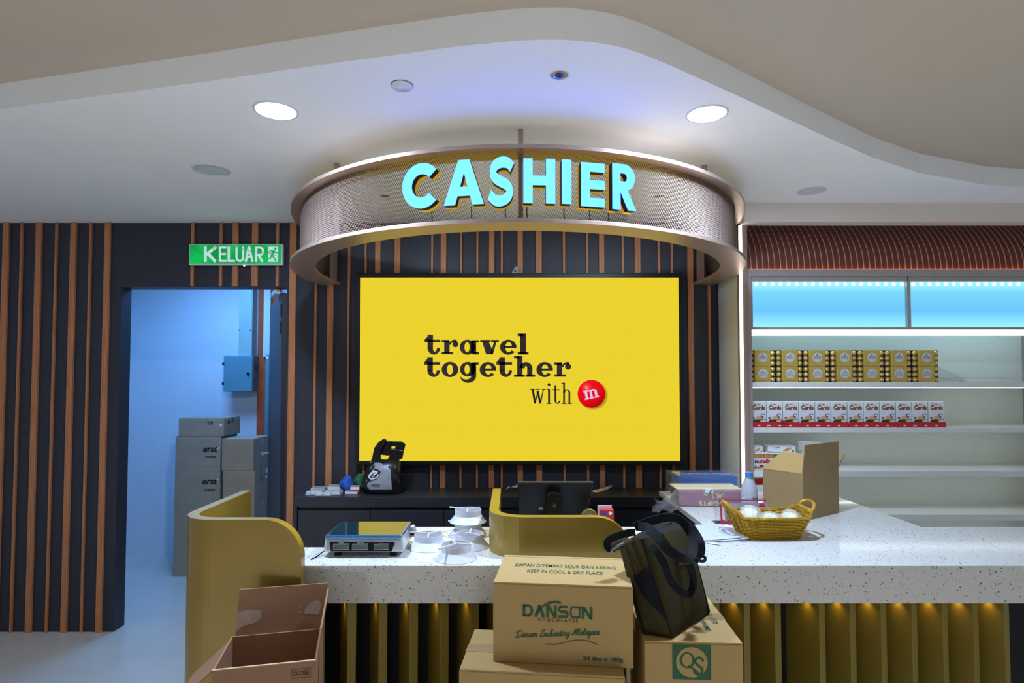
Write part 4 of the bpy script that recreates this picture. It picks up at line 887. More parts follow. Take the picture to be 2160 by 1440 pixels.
# ------------------------------------------------------------------ olive tote bag
tb = thing('tote_bag', 'olive canvas bag with navy straps lying against the printed carton', 'bag', (0.5, 1.73, ZQ))
A_, B_, C_, D_ = Vector((0.358, 1.674, 0.846)), Vector((0.437, 1.643, 0.846)), Vector((0.601, 1.82, 0.846)), Vector((0.535, 1.88, 0.846))
A2, B2, C2, D2 = ay(1306, 1150, 1.765), ay(1352, 1136, 1.70), ay(1452, 1110, 1.88), ay(1396, 1094, 1.95)
def patch(p00, p10, p11, p01, n, bulge, wr=0.0):
    nr = (p10 - p00).cross(p01 - p00).normalized(); rows = []
    for j in range(n + 1):
        v = j / n; row = []
        for i in range(n + 1):
            u = i / n; q = p00.lerp(p10, u).lerp(p01.lerp(p11, u), v)
            k = (4 * u * (1 - u)) ** 0.6 * (4 * v * (1 - v)) ** 0.6
            row.append(q + nr * (bulge * k + wr * math.sin(9 * u + 5 * v) * k))
        rows.append(row)
    return rows
b = B(); n = 10
b.grid(patch(B_, C_, C2, B2, n, 0.016, 0.003)); b.grid(patch(A_, B_, B2, A2, n, 0.006, 0.003)); b.grid(patch(C_, D_, D2, C2, n, 0.008)); b.grid(patch(D_, A_, A2, D2, n, 0.004)); b.grid(patch(A_, D_, C_, B_, n, 0.0))
body = obj('body', b, M_OLIVE, tb, smooth=True)
bm = bmesh.new(); bm.from_mesh(body.data); bmesh.ops.remove_doubles(bm, verts=bm.verts, dist=0.0006); bmesh.ops.recalc_face_normals(bm, faces=bm.faces); bm.to_mesh(body.data); bm.free()
obj('top_panel', B().grid(patch(A2, B2, C2, D2, n, 0.006, 0.003)), M_NAVYWEB, tb, smooth=True)
def onp(R_, u, v, off=0.002):
    n = len(R_) - 1; i, j = min(n - 1, int(u * n)), min(n - 1, int(v * n)); fu, fv = u * n - i, v * n - j
    q = R_[j][i].lerp(R_[j][i + 1], fu).lerp(R_[j + 1][i].lerp(R_[j + 1][i + 1], fu), fv)
    nr = (R_[j][i + 1] - R_[j][i]).cross(R_[j + 1][i] - R_[j][i]).normalized(); return q + nr * off
GS, FS = patch(A_, B_, B2, A2, n, 0.006, 0.003), patch(B_, C_, C2, B2, n, 0.016, 0.003)
rows = []
for j in range(9):
    t_ = j / 8; v = 0.18 + 0.52 * t_; lo = 1.0 - 0.75 * math.sin(min(1, t_ * 1.15) * PI / 2) if t_ < 0.87 else 0.25 + (t_ - 0.87) * 4.6
    rows.append([onp(GS, lo + (0.985 - lo) * i / 5, v, 0.0025) for i in range(6)])
obj('side_pocket', B().grid(rows), M_NAVYWEB, tb)
obj('seam', B().tube([onp(FS, 0.0, v, 0.001) for v in [i / 12 for i in range(13)]], 0.0016, 5), M_NAVYWEB, tb)
obj('seam', B().tube([onp(FS, 0.93 + 0.04 * v, v, 0.001) for v in [i / 12 for i in range(12)]], 0.0013, 5), M_NAVYWEB, tb)
obj('piping', B().tube([onp(GS, 0.12, v, 0.002) for v in [i / 12 for i in range(8)]], 0.003, 5), M_NAVYWEB, tb)
obj('zip', B().tube([A2 + (D2 - A2) * 0.06, A2.lerp(B2, 0.5).lerp(D2.lerp(C2, 0.5), 0.1), A2.lerp(B2, 0.5).lerp(D2.lerp(C2, 0.5), 0.9) + Vector((0, 0, 0.004))], 0.005, 6), M_BLACK, tb)
def cp(x, y, Y): return ay(1260 + x / 3.79, 1060 + y / 3.79, Y)
def strap(name, pts, w, wdir=(0.25, -0.6, 0.75), label=None):
    P = spline([cp(*p) for p in pts], 5); wv = Vector(wdir).normalized() * w
    W_ = []
    for i, p in enumerate(P):
        t = (P[min(len(P) - 1, i + 1)] - P[max(0, i - 1)]).normalized(); e = (p - Vector((0, 0, H))).normalized()
        k = t.cross(e).normalized() * 0.75 + Vector((0, 1, 0)).cross(t).cross(t) * 0.0 + e * 0.35; W_.append(k.normalized() * w)
    return obj(name, B().ribbon(P, W_, 0.0035), M_NAVYWEB, tb)
strap('handle', [(330, 190, 1.70), (410, 200, 1.66), (490, 290, 1.63), (560, 370, 1.62), (650, 430, 1.63), (720, 445, 1.66), (765, 400, 1.70), (765, 300, 1.74), (720, 200, 1.77), (650, 130, 1.78), (560, 115, 1.78), (450, 140, 1.78), (360, 170, 1.78), (300, 195, 1.77)], 0.026)
strap('handle', [(425, 345, 1.655), (480, 400, 1.645), (540, 500, 1.64), (570, 590, 1.65), (620, 670, 1.66), (690, 722, 1.67), (740, 725, 1.69), (768, 650, 1.71), (760, 560, 1.72), (735, 490, 1.73)], 0.021)
strap('shoulder_strap', [(700, 170, 1.80), (745, 190, 1.80), (790, 250, 1.79), (825, 320, 1.77), (830, 390, 1.76), (800, 425, 1.75), (775, 465, 1.74)], 0.024)
strap('tab', [(790, 440, 1.745), (820, 465, 1.74), (855, 465, 1.74), (862, 440, 1.745), (840, 425, 1.75)], 0.008)
strap('end_strap', [(300, 235, 1.77), (255, 240, 1.74), (180, 258, 1.72), (105, 290, 1.72), (78, 325, 1.72), (95, 365, 1.72), (150, 350, 1.73), (210, 322, 1.74)], 0.022)
obj('buckle', B().tube([cp(100, 405, 1.715), cp(120, 375, 1.715), cp(175, 340, 1.72), cp(210, 322, 1.73)], 0.0035, 6), M_GREY, tb)
obj('label_patch', B().poly([onp(FS, 0.42, 0.62, 0.004), onp(FS, 0.62, 0.62, 0.004), onp(FS, 0.66, 0.80, 0.004), onp(FS, 0.5, 0.80, 0.004)]), mat('violet_grey_cloth', (40, 38, 56), 0.8), tb)

# ------------------------------------------------------------------ on the counter: price scale
sc_ = thing('weighing_scale', 'silver price scale with blue platter and three small displays', 'scale', (0, 0, HC))
yb_ = 2.125; xl, xr = ay(681, 1160, yb_).x, ay(851, 1160, yb_).x; zb0, zb1 = HC + 0.018, ay(760, 1137, yb_).z
M_SILVERPL = mat('silver_plastic', (206, 208, 208), 0.3, 0.2, var=0.03, coat=0.3)
b = B(); dpt = 0.21
b.hexa([(xl, yb_, zb0), (xr, yb_, zb0), (xr, yb_ + dpt, zb0), (xl, yb_ + dpt, zb0), (xl + 0.004, yb_ + 0.012, zb1), (xr - 0.004, yb_ + 0.012, zb1), (xr - 0.02, yb_ + dpt - 0.01, zb1 + 0.016), (xl + 0.02, yb_ + dpt - 0.01, zb1 + 0.016)])
sbd = obj('body', b, M_SILVERPL, sc_, bevel=0.006)
def sf(px, py): q = ay(px, py, yb_); return (q.x, yb_ + 0.012 * (q.z - zb0) / (zb1 - zb0) - 0.0015, q.z)
def sp(x, y): return (620 + x / 4.5, 900 + y / 4.5)
pn = obj('display_panel', B().prism([sf(*sp(*q)) for q in ((330, 1097), (953, 1100), (930, 1180), (350, 1180))], (0, 0.002, 0)), M_BLACKGLOSS, sc_)
M_LCD = mat('lcd_grey', (112, 118, 108), 0.2)
for x0, x1 in ((372, 520), (552, 700), (762, 895)):
    q = [sf(*sp(*p)) for p in ((x0, 1115), (x1, 1113), (x1, 1163), (x0, 1165))]; q = [(x, y - 0.0012, z) for x, y, z in q]
    w_ = obj('display_window', B().prism(q, (0, 0.001, 0)), M_LCD, pn)
    obj('window_frame', B().tube([(x, y - 0.0006, z) for x, y, z in q], 0.0014, 4, closed=True), M_WHITEPL, w_)
for k, cx in enumerate((444, 628, 822)): obj('lettering', B().ink(move(text(('WEIGHT', 'UNIT PRICE', 'TOTAL')[k], 0.0035, bold=0.02), sf(*sp(cx, 1110))[0], sf(*sp(cx, 1110))[2]), (0, yb_ + 0.005, 0), (1, 0, 0), (0, 0, 1)), (M_PAPER, M_PAPER, M_RED)[k], pn)
ybk = 2.327; zp = 0.998
M_PLAT = mat('blue_platter', (20, 96, 150), 0.12, 0.0, var=0.1, scale=20, coat=1.0)
x0, x1 = ay(685, 1130, 2.118).x, ay(846, 1130, 2.118).x
pl_ = obj('platter', B().hexa([(x0, 2.118, zp - 0.014), (x1, 2.118, zp - 0.014), (x1, ybk, zp - 0.014), (x0, ybk, zp - 0.014), (x0 - 0.002, 2.114, zp), (x1 + 0.002, 2.114, zp), (x1 + 0.002, ybk + 0.002, zp), (x0 - 0.002, ybk + 0.002, zp)]), M_PLAT, sc_, bevel=0.005)
M_PLATTOP = mat('dark_teal_film', (16, 52, 60), 0.06, 0.0, var=0.2, scale=8, coat=1.0)
obj('platter_film', B().box(x0 + 0.006, x1 - 0.006, 2.122, ybk - 0.006, zp, zp + 0.0008), M_PLATTOP, pl_)
obj('platter_support', B().box(x0 + 0.05, x1 - 0.05, 2.17, 2.29, zb1 + 0.002, zp - 0.014), M_GREY, sc_)
for dx in (0.045, 0.245):
    for dy in (0.03, 0.18): obj('foot', B().lathe([(0, 0), (0.014, 0), (0.012, 0.019), (0, 0.019)], (xl + dx, yb_ + dy, HC), 14), M_BLACK, sc_)
kx = xr + 0.004
obj('side_bracket', B().prism([(kx - 0.012, 2.295, 0.945), (kx + 0.009, 2.295, 0.948), (kx + 0.010, 2.295, 0.962), (kx + 0.004, 2.295, 0.985), (kx - 0.012, 2.295, 0.985)], (0, 0.035, 0)), M_SILVERPL, sc_, bevel=0.003)
obj('knob', B().lathe([(0, -0.006), (0.012, -0.006), (0.012, 0.006), (0, 0.006)], (kx + 0.005, 2.285, 0.964), 12), M_BLACK, sc_)
obj('power_cable', B().tube(spline([(xl + 0.02, 2.2, HC + 0.022), (xl - 0.006, 2.16, HC + 0.012), (xl - 0.022, 2.12, HC + 0.003), (xl - 0.03, 2.09, HC + 0.003)], 5), 0.0022, 6), M_BLACK, sc_)

# white reflector rings
def reflector():
    t = thing('lamp_reflector', 'x', 'lamp reflector', (0, 0, 0), group='white lamp reflectors on the counter')
    obj('cone', B().lathe([(0.08, 0.0), (0.081, 0.002), (0.0585, 0.0295), (0.0565, 0.0295), (0.078, 0.002), (0.08, 0.0)], (0, 0, 0), 40), M_WHITEPL, t, smooth=False, local=True)
    obj('collar', B().lathe([(0.0575, 0.0285), (0.0575, 0.053), (0.0555, 0.053), (0.0555, 0.0285), (0.0575, 0.0285)], (0, 0, 0), 40), mat('grey_white_plastic', (212, 212, 218), 0.35), t, smooth=False, local=True)
    for k, (a, L) in enumerate(((0.6, 0.06), (2.7, 0.092), (4.7, 0.06))):
        obj('rib', B().obox(Vector((0, 0, 0.0515)) - Vector((-math.sin(a), math.cos(a), 0)) * 0.0025, Vector((math.cos(a), math.sin(a), 0)) * L, Vector((-math.sin(a), math.cos(a), 0)) * 0.005, (0, 0, 0.006)), M_WHITEPL, t, local=True)
    obj('clip', B().box(-0.004, 0.004, -0.0555, -0.05, 0.034, 0.05), M_WHITEPL, t, local=True)
    return t
rf = reflector(); rf.scale = (0.93, 0.93, 0.93)
ps = []
for px, py, rot, lab in ((901, 1163, 0.1, 'white reflector ring standing next to the price scale'), (962, 1192, 1.35, 'white reflector ring nearest the counter edge'), (993, 1169, 0.9, 'white reflector ring between the front one and the gold screen'), (986, 1146, 0.2, 'white reflector ring under the topmost one')):
    q = az(px, py, HC); ps.append((q.x * (q.y + 0.08) / q.y, q.y + 0.08, HC, rot, lab))
# keep the four clear of one another on the counter
ps[0] = (-0.3135, 2.25, HC, 0.1, ps[0][4]); ps[2] = (-0.161, 2.262, HC, ps[2][3], ps[2][4]); ps[3] = (-0.178, 2.432, HC, ps[3][3], ps[3][4])
ps.append((ps[3][0] - 0.001, ps[3][1], HC + 0.0525, 0.0, 'topmost white reflector ring, stacked on another'))
for k, (x, y, z, r, lab) in enumerate(ps):
    if k == 0: rf.location = (x, y, z); rf.rotation_euler = (0, 0, r); rf['label'] = lab
    else: dup(rf, (x, y, z), r, lab)

# monitor behind the gold screen
my = 2.48; zt_m, zb_m = ay(1170, 1016, my).z, ay(1170, 1098, my).z
mx0, mx1 = ay(1092, 1020, my).x, ay(1251, 1020, my).x; mb0, mb1 = ay(1094, 1085, my - 0.06).x, ay(1240, 1085, my - 0.06).x
mo_ = thing('monitor', 'black computer monitor seen from behind inside the gold screen', 'monitor', ((mx0 + mx1) / 2, my, HC))
tilt = 0.035
obj('back_shell', B().hexa([(mb0, my - 0.02 + tilt, zb_m), (mb1, my - 0.02 + tilt, zb_m), (mb1, my + 0.0 + tilt, zb_m), (mb0, my + tilt, zb_m), (mx0, my - 0.022, zt_m), (mx1, my - 0.022, zt_m), (mx1, my, zt_m), (mx0, my, zt_m)]), M_BLACK, mo_, bevel=0.004)
obj('screen_edge', B().hexa([(mb0, my + tilt, zb_m), (mb1, my + tilt, zb_m), (mb1, my + 0.008 + tilt, zb_m), (mb0, my + 0.008 + tilt, zb_m), (mx0, my, zt_m), (mx1, my, zt_m), (mx1, my + 0.008, zt_m + 0.002), (mx0, my + 0.008, zt_m + 0.002)]), mat('dark_grey_plastic', (52, 54, 58), 0.4), mo_)
hx0, hx1 = ay(1152, 1060, my - 0.05).x, ay(1186, 1060, my - 0.05).x; hz = ay(1170, 1038, my - 0.05).z; hb = HC + 0.012
pr = [(hx0 - 0.003, hb), (hx1 + 0.003, hb), (hx1, hz - 0.018)] + [((hx0 + hx1) / 2 + (hx1 - hx0) / 2 * math.cos(q), hz - 0.018 + 0.018 * math.sin(q)) for q in [PI * k / 10 for k in range(1, 10)]] + [(hx0, hz - 0.018)]
st_ = obj('stand', B().prism([(x, my - 0.055, z) for x, z in pr], (0, 0.05, 0)), M_BLACKGLOSS, mo_, bevel=0.004)
ls_ = 0.0065; lx, lz = (hx0 + hx1) / 2, ay(1170, 1066, my - 0.055).z
lg = stroke([(-.5, -.9), (-.1, 1.5)], .28) + stroke([(-.28, .5), (.2, .6), (.1, -.8)], .25) + stroke([(.35, -1.6), (.85, 1.0)], .28) + stroke([(.75, .6), (1.25, .55), (1.0, -.7), (.55, -.8)], .25)
obj('logo', B().ink(move(lg, lx - 0.002, lz, ls_), (0, my - 0.0568, 0), (1, 0, 0), (0, 0, 1)), mat('logo_silver', (110, 110, 116), 0.3, 0.6), st_)
obj('base', B().box(hx0 - 0.05, hx1 + 0.05, my - 0.07, my + 0.07, HC, HC + 0.012), M_BLACK, mo_, bevel=0.004)
obj('sticker', B().box(ay(1137, 1072, my - 0.03).x, ay(1146, 1072, my - 0.03).x, my + 0.0, my + 0.004, ay(1140, 1074, my).z, ay(1140, 1070, my).z), M_GREY, mo_)
# small things behind the gold screen
q = az(1281, 1112, HC); q = Vector((ay(1281, 1080, 2.36).x, 2.36, HC))
t = thing('small_red_packet', 'small red packet with pictures standing by the monitor', 'packet', q)
zt2 = ay(1281, 1075, 2.36).z
obj('body', B().box(q.x - 0.028, q.x + 0.026, 2.36, 2.385, HC, zt2), M_RED, t, bevel=0.002)
obj('header_card', B().box(q.x - 0.034, q.x + 0.022, 2.385, 2.39, HC, zt2 + 0.012), M_SILVER, t)
obj('picture', B().box(q.x - 0.022, q.x - 0.004, 2.3592, 2.36, zt2 - 0.022, zt2 - 0.006), mat('blue_print', (50, 70, 150), 0.4), t)
obj('picture', B().extr([disc(q.x + 0.012, zt2 - 0.013, 0.007)], (0, 2.3592, 0), (1, 0, 0), (0, 0, 1), (0, 0.0008, 0)), M_PAPER, t)
q = Vector((ay(1245, 1080, 2.38).x, 2.40, HC)); zt3 = ay(1245, 1074, 2.40).z
t = thing('tape_dispenser', 'dark tape roll with a shiny core beside the red packet', 'tape', q)
obj('roll', B().extr(arc(q.x, zt3 - 0.035, 0.035, 0.035, 0.02, 0.02, 0, 360, 24), (0, 2.385, 0), (1, 0, 0), (0, 0, 1), (0, 0.03, 0)), mat('olive_tape', (110, 96, 50), 0.3), t)
obj('core', B().extr(arc(q.x, zt3 - 0.035, 0.0205, 0.0205, 0.016, 0.016, 0, 360, 20), (0, 2.384, 0), (1, 0, 0), (0, 0, 1), (0, 0.032, 0)), M_GREY, t)
obj('foot', B().box(q.x - 0.02, q.x + 0.02, 2.385, 2.415, HC, zt3 - 0.068), M_BLACK, t)
# white label strips on the cabinet
for pts, lab in (([(1068, 1031), (1078, 1027), (1092, 1030)], 'white label strip on the cabinet at the far side of the gold screen'), ([(1250, 1037), (1268, 1036), (1290, 1030)], 'curling white label strip on the cabinet past the monitor')):
    P = [az(px, py, CABZ) + Vector((0, 0, 0.002 + 0.012 * k / 2)) for k, (px, py) in enumerate(pts)]
    t = thing('label_strip', lab, 'label strip', P[0], group='white label strips on the cabinet')
    obj('strip', B().ribbon(spline(P, 5), Vector((0.01, 0.03, 0.012)), 0.001), M_PAPER, t)
    obj('print', B().ribbon([p + Vector((0, -0.001, 0.002)) for p in spline(P, 5)], Vector((0.002, 0.006, 0.003)), 0.0008), M_GREY, t)

# ------------------------------------------------------------------ clutter on the cabinet by the plastic bag
ZK = CABZ
def block(name, label, cat, px0, px1, py0, py1, Y, d, m, group=None, rz=0.0, z=None):
    a, b = ay(px0, py1, Y), ay(px1, py0, Y); z = ZK if z is None else z
    t = thing(name, label, cat, (a.x, Y, z), rz, group)
    obj('body', B().box(0, b.x - a.x, 0, d, 0, b.z - a.z), m, t, local=True, bevel=0.0015)
    return t, b.x - a.x, b.z - a.z
gA = 'acrylic price holders on the cabinet'
M_ACR = mat('hazy_acrylic', (206, 210, 214), 0.12, var=0.1, scale=30, alpha=0.8)
for nm, p, lab in (('holder', (655, 682, 1023, 1034, 3.53, 0.05), 'pale acrylic price holder lying at the back of the pile by the wall'), ('holder', (654, 680, 1031, 1042, 3.46, 0.05), 'grey acrylic price holder at the near end of the pile'),
                   ('holder', (690, 722, 1020, 1033, 3.55, 0.06), 'acrylic price holder with yellow card leaning in the pile'), ('holder', (683, 718, 1032, 1040, 3.47, 0.05), 'flat acrylic price holder in the middle of the pile'),
                   ('holder', (727, 754, 1031, 1037, 3.48, 0.04), 'single flat acrylic price holder lying under the red and white packet')):
    t, w, h = block('price_holder', lab, 'price holder', *p, M_ACR, gA, rz=random.uniform(-0.15, 0.15))
    obj('card', B().box(0.004, w - 0.004, -0.0012, 0.0, h * 0.2, h * 0.8), M_PAPER, t, local=True)
    obj('edge', B().box(0, w, 0.0, 0.004, h, h + 0.0015), M_CLEAR, t, local=True)
t, w, h = block('name_tag', 'white name tag with thin dark border at the cabinet edge', 'name tag', 665, 698, 1038, 1045, 3.43, 0.02, M_ACR, gA)
obj('card', B().box(0.006, w - 0.004, -0.0015, 0.0, h * 0.15, h * 0.85), M_PAPER, t, local=True)
obj('lettering', B().ink(move(text('cashier', 0.006), w / 2, h * 0.38), (0, -0.0022, 0), (1, 0, 0), (0, 0, 1)), M_BLACKINK, t, local=True)
c = ay(651, 1037, 3.48)
t = thing('clear_cap', 'small round hazy plastic cap at the end of the holder pile', 'cap', (c.x, 3.48, ZK))
obj('dome', B().lathe([(0.016, 0), (0.016, 0.012), (0.012, 0.02), (0, 0.023)], (0, 0, 0), 16), M_ACR, t, smooth=True, local=True)
obj('rim', B().lathe([(0.016, 0), (0.019, 0), (0.019, 0.003), (0.016, 0.003)], (0, 0, 0), 16), M_WHITEPL, t, local=True)
def pouch(px0, px1, py0, py1, Y, m, label, name='net_pouch'):
    a, b = ay(px0, py1, Y), ay(px1, py0, Y); w, h = (b.x - a.x) / 2, ay((px0 + px1) / 2, py0, Y).z - ZK; cx = (a.x + b.x) / 2
    t = thing(name, label, 'pouch', (cx, Y, ZK), group='net pouches on the cabinet')
    rows = []
    for i in range(11):
        v = i / 10; r = math.sin(PI * (0.12 + 0.80 * v)) ** 0.6
        rows.append([((w * r * (1 + 0.08 * math.sin(5 * q + 3 * v))) * math.cos(q) + 0.006 * math.sin(7 * v), 0.05 * r * math.sin(q) * (1 + 0.1 * math.sin(7 * q)), h * v * (1 + 0.05 * math.sin(3 * q))) for q in [2 * PI * k / 18 for k in range(18)]])
    b_ = B().grid(rows, close_u=True); k0 = len(b_.v); b_.f.append(tuple(range(18))); b_.f.append(tuple(range(k0 - 18, k0)))
    obj('pouch', b_, m, t, smooth=True, local=True)
    obj('tie', B().tube([(0.25 * w * math.cos(q), 0.018 * math.sin(q), h * 0.97) for q in [2 * PI * k / 10 for k in range(10)]], 0.002, 5, closed=True), M_SILVER, t, local=True)
pouch(718, 746, 1004, 1032, 3.56, mat('blue_net', (28, 84, 176), 0.7, var=0.3, scale=60, bump=0.4), 'bright blue net pouch beside the plastic bag')
pouch(748, 772, 999, 1030, 3.63, mat('green_net', (44, 108, 62), 0.7, var=0.3, scale=60, bump=0.4), 'green net pouch between the blue one and the plastic bag')
t, w, h = block('snack_packet', 'red and white packet lying by the blue net pouch', 'packet', 739, 758, 1014, 1029, 3.50, 0.03, M_RED)
t.location.z = ZK
obj('band', B().box(0.0, w, -0.001, 0.0, h * 0.6, h * 0.95), M_PAPER, t, local=True)
obj('crimp', B().box(0.0, w, 0.01, 0.02, h, h + 0.004), M_SILVER, t, local=True)

# black printed carrier bag
YG = 3.53
M_BAGBLK = mat('black_polythene', (20, 21, 24), 0.28, var=0.2, scale=12, bump=0.5); M_BAGGREY = mat('grey_polythene_print', (150, 152, 158), 0.35, var=0.2, scale=10, bump=0.4)
pb = thing('carrier_bag', 'black plastic carrier bag with grey printed front and tied handles', 'bag', (ay(808, 1038, YG).x, YG, ZK))
sec = [(1041, 770, 848, 0.05), (1036, 766, 850, 0.065), (1022, 764, 849, 0.07), (1005, 769, 848, 0.066), (990, 775, 846, 0.058), (980, 779, 844, 0.045), (975, 781, 843, 0.032), (971, 784, 842, 0.02)]
def bag_sec(py):
    for i in range(len(sec) - 1):
        if sec[i][0] >= py >= sec[i + 1][0]:
            t = (sec[i][0] - py) / (sec[i][0] - sec[i + 1][0]); return [sec[i][k] + (sec[i + 1][k] - sec[i][k]) * t for k in range(4)]
    return list(sec[0] if py > sec[0][0] else sec[-1])
rows = []
for i in range(19):
    py = 1041 - 70 * i / 18; _, a0, a1, hd = bag_sec(py); z = max(ZK, ay(800, py, YG - 0.05).z) if i else ZK
    x0, x1 = ay(a0, py, YG).x, ay(a1, py, YG).x; cx, hw = (x0 + x1) / 2, (x1 - x0) / 2; row = []
    for k in range(32):
        q = 2 * PI * k / 32; c_, s_ = math.cos(q), math.sin(q); wr = 1 + 0.035 * math.sin(6 * q + i * 0.9) + 0.02 * math.sin(11 * q - i)
        row.append((cx + hw * math.copysign(abs(c_) ** 0.7, c_) * wr, YG + hd * math.copysign(abs(s_) ** 0.8, s_) * wr, z))
    rows.append(row)
b = B().grid(rows, close_u=True); b.f.append(tuple(range(32))); obj('body', b, M_BAGBLK, pb, smooth=True)
def bagfront(px, py, off):
    _, a0, a1, hd = bag_sec(py); u = max(-0.97, min(0.97, (px - (a0 + a1) / 2) / ((a1 - a0) / 2)))
    yy = YG - hd * ((1 - abs(u) ** (2 / 0.7)) ** 0.5) ** 0.8 * 1.045 - off; q = ay(px, py, yy); return q
def bc(x, y): return (640 + x / 9, 900 + y / 9)
def bagink(polys, off):
    b = B()
    for p in polys: b.poly([bagfront(*bc(*q), off) for q in p])
    return b
rows = []
for j in range(15):
    y = 645 + (1185 - 645) * j / 14; lft = 1275 - 125 * (j / 14) ** 1.2 + (20 if j == 14 else 0); rgt = 1300 + (1640 - 1300) * min(1, j / 4) ** 0.6 + 40 * (j / 14) if j else 1310
    rows.append([bagfront(*bc(lft + (rgt - lft) * i / 10, y), 0.003) for i in range(11)])
obj('printed_front', B().grid(rows), M_BAGGREY, pb, smooth=True)
dia = [[(1225, 880), (1290, 770), (1400, 800), (1465, 850), (1420, 950), (1300, 1030), (1240, 960)]]
sw2 = stroke([tuple(v) for v in spline([(1405, 850), (1330, 850), (1265, 910), (1250, 960), (1300, 990), (1390, 960), (1420, 900)], 5)], [30 + 10 * math.sin(i / 5) for i in range(31)]) + stroke([tuple(v) for v in spline([(1405, 850), (1370, 890), (1330, 900)], 4)], 26)
obj('emblem', bagink(dia, 0.006), M_BLACKINK, pb); obj('emblem_swirl', bagink(sw2, 0.009), M_PAPER, pb)
ws = [[(1370 + x * 9000 / 3.0 * 0.33, 1120 - y * 9000 / 3.0 * 0.33) for x, y in p] for p in text('namaa', 0.045, bold=0.02)]
obj('lettering', bagink(ws, 0.009), M_BLACKINK, pb)
b = B(); rnd = random.Random(3)
hp = [[(1285, 660), (1340, 400), (1425, 285), (1530, 220), (1580, 262), (1490, 440), (1460, 530), (1470, 700)], [(1490, 440), (1580, 262), (1660, 268), (1660, 370), (1668, 412), (1720, 420), (1680, 480), (1635, 550), (1460, 530)],
      [(1660, 268), (1850, 280), (1935, 330), (1905, 450), (1720, 420), (1750, 375), (1660, 370)], [(1720, 420), (1905, 450), (1870, 610), (1800, 625), (1790, 740), (1600, 740), (1590, 620), (1635, 550), (1680, 480)], [(1470, 700), (1470, 622), (1590, 618), (1600, 740)]]
for k, p in enumerate(hp):
    obj('handle' if k < 4 else 'neck', B().prism([ay(*bc(*q), YG - 0.02 + 0.012 * (k % 3)) for q in p], (0, 0.022, 0)), M_BAGBLK, pb, bevel=0.004)

# ------------------------------------------------------------------ things on the return counter
M_BLUEBOX = mat('blue_print_box', (30, 98, 176), 0.3, var=0.1, scale=10, coat=0.4)
a, b = ay(1433, 1040, 3.2), ay(1556, 1003, 3.2)
t = thing('blue_box', 'blue printed box in clear wrapping at the far end of the counter', 'box', ((a.x + b.x) / 2, 3.2, HC))
bz = b.z
obj('body', B().box(a.x, b.x, 3.2, 3.355, HC, bz), M_BLUEBOX, t, bevel=0.004)
obj('lettering', B().ink(move(text('CRYSTAL FRUIT', 0.022, bold=0.02, sx=1.2), (a.x + b.x) / 2 + 0.01, 0.05), (0, 3.2, bz + 0.001), (1, 0, 0), (0, 1, 0)), M_PAPER, t)
obj('front_mark', B().ink([rect(a.x + 0.14, HC + 0.0, a.x + 0.22, HC + 0.055)], (0, 3.1988, 0), (1, 0, 0), (0, 0, 1)), M_BLACKINK, t)
obj('wrap', B().hexa([(a.x - 0.04, 3.19, HC + 0.001), (b.x + 0.004, 3.19, HC + 0.001), (b.x + 0.004, 3.36, HC + 0.001), (a.x - 0.03, 3.36, HC + 0.001), (a.x - 0.045, 3.19, bz + 0.006), (b.x + 0.003, 3.192, bz + 0.006), (b.x + 0.003, 3.36, bz + 0.006), (a.x - 0.03, 3.36, bz + 0.006)]), M_FILM, t)
# mauve parcel in film
M_MAUVE = mat('mauve_print', (152, 106, 122), 0.35, var=0.08, scale=10, coat=0.3); M_GOLDINK = mat('pale_gold_ink', (222, 206, 150), 0.4)
a, b = ay(1432, 1065, 2.96), ay(1566, 1034, 2.96); hh = b.z - HC
pc_ = thing('wrapped_parcel', 'mauve gift parcel with gold writing wrapped in clear film', 'parcel', ((a.x + b.x) / 2, 2.96, HC))
obj('body', B().box(a.x, b.x, 2.96, 3.12, HC, HC + hh), M_MAUVE, pc_, bevel=0.01)
obj('top_card', B().box(a.x - 0.005, b.x + 0.003, 2.975, 3.12, HC + hh, HC + hh + 0.006), mat('cream_card', (226, 214, 178), 0.5), pc_, bevel=0.002)
obj('label', B().box(a.x + 0.13, a.x + 0.17, 2.9585, 2.99, HC + hh * 0.8, HC + hh + 0.007), M_PAPER, pc_)
S_, L_ = script('Malaysia', 0.013, 0.26)
obj('script_lettering', B().ink(move(S_, (a.x + b.x) / 2 + 0.012, HC + hh * 0.84, 1.0, PI), (0, 2.9585, 0), (1, 0, 0), (0, 0, 1)), M_GOLDINK, pc_)
obj('lettering', B().ink(move(text('GIFTS', 0.02, bold=0.03, sx=1.4), (a.x + b.x) / 2 - 0.01, HC + hh * 0.32, 1.0, PI), (0, 2.9585, 0), (1, 0, 0), (0, 0, 1)), M_GOLDINK, pc_)
rows = []
for i in range(9):
    v = i / 8; px, py = 1432 - 50 * v, 1050 + 16 * math.sin(v * PI * 0.6); w_ = 0.036 + 0.016 * math.sin(v * 7) - 0.01 * v
    c = ay(px, py, 2.955 - 0.02 * v); rows.append([c + Vector((0.012 * math.sin(3 * q + 4 * v), 0.03 * math.sin(q), w_ * math.cos(q) * (1 + 0.25 * math.sin(5 * q + i)))) for q in [2 * PI * k / 16 for k in range(16)]])
obj('film_tail', B().grid(rows, close_u=True), M_FILM, pc_)
obj('film', B().box(a.x - 0.004, b.x + 0.006, 2.955, 3.125, HC + 0.001, HC + hh + 0.009), M_FILM, pc_)
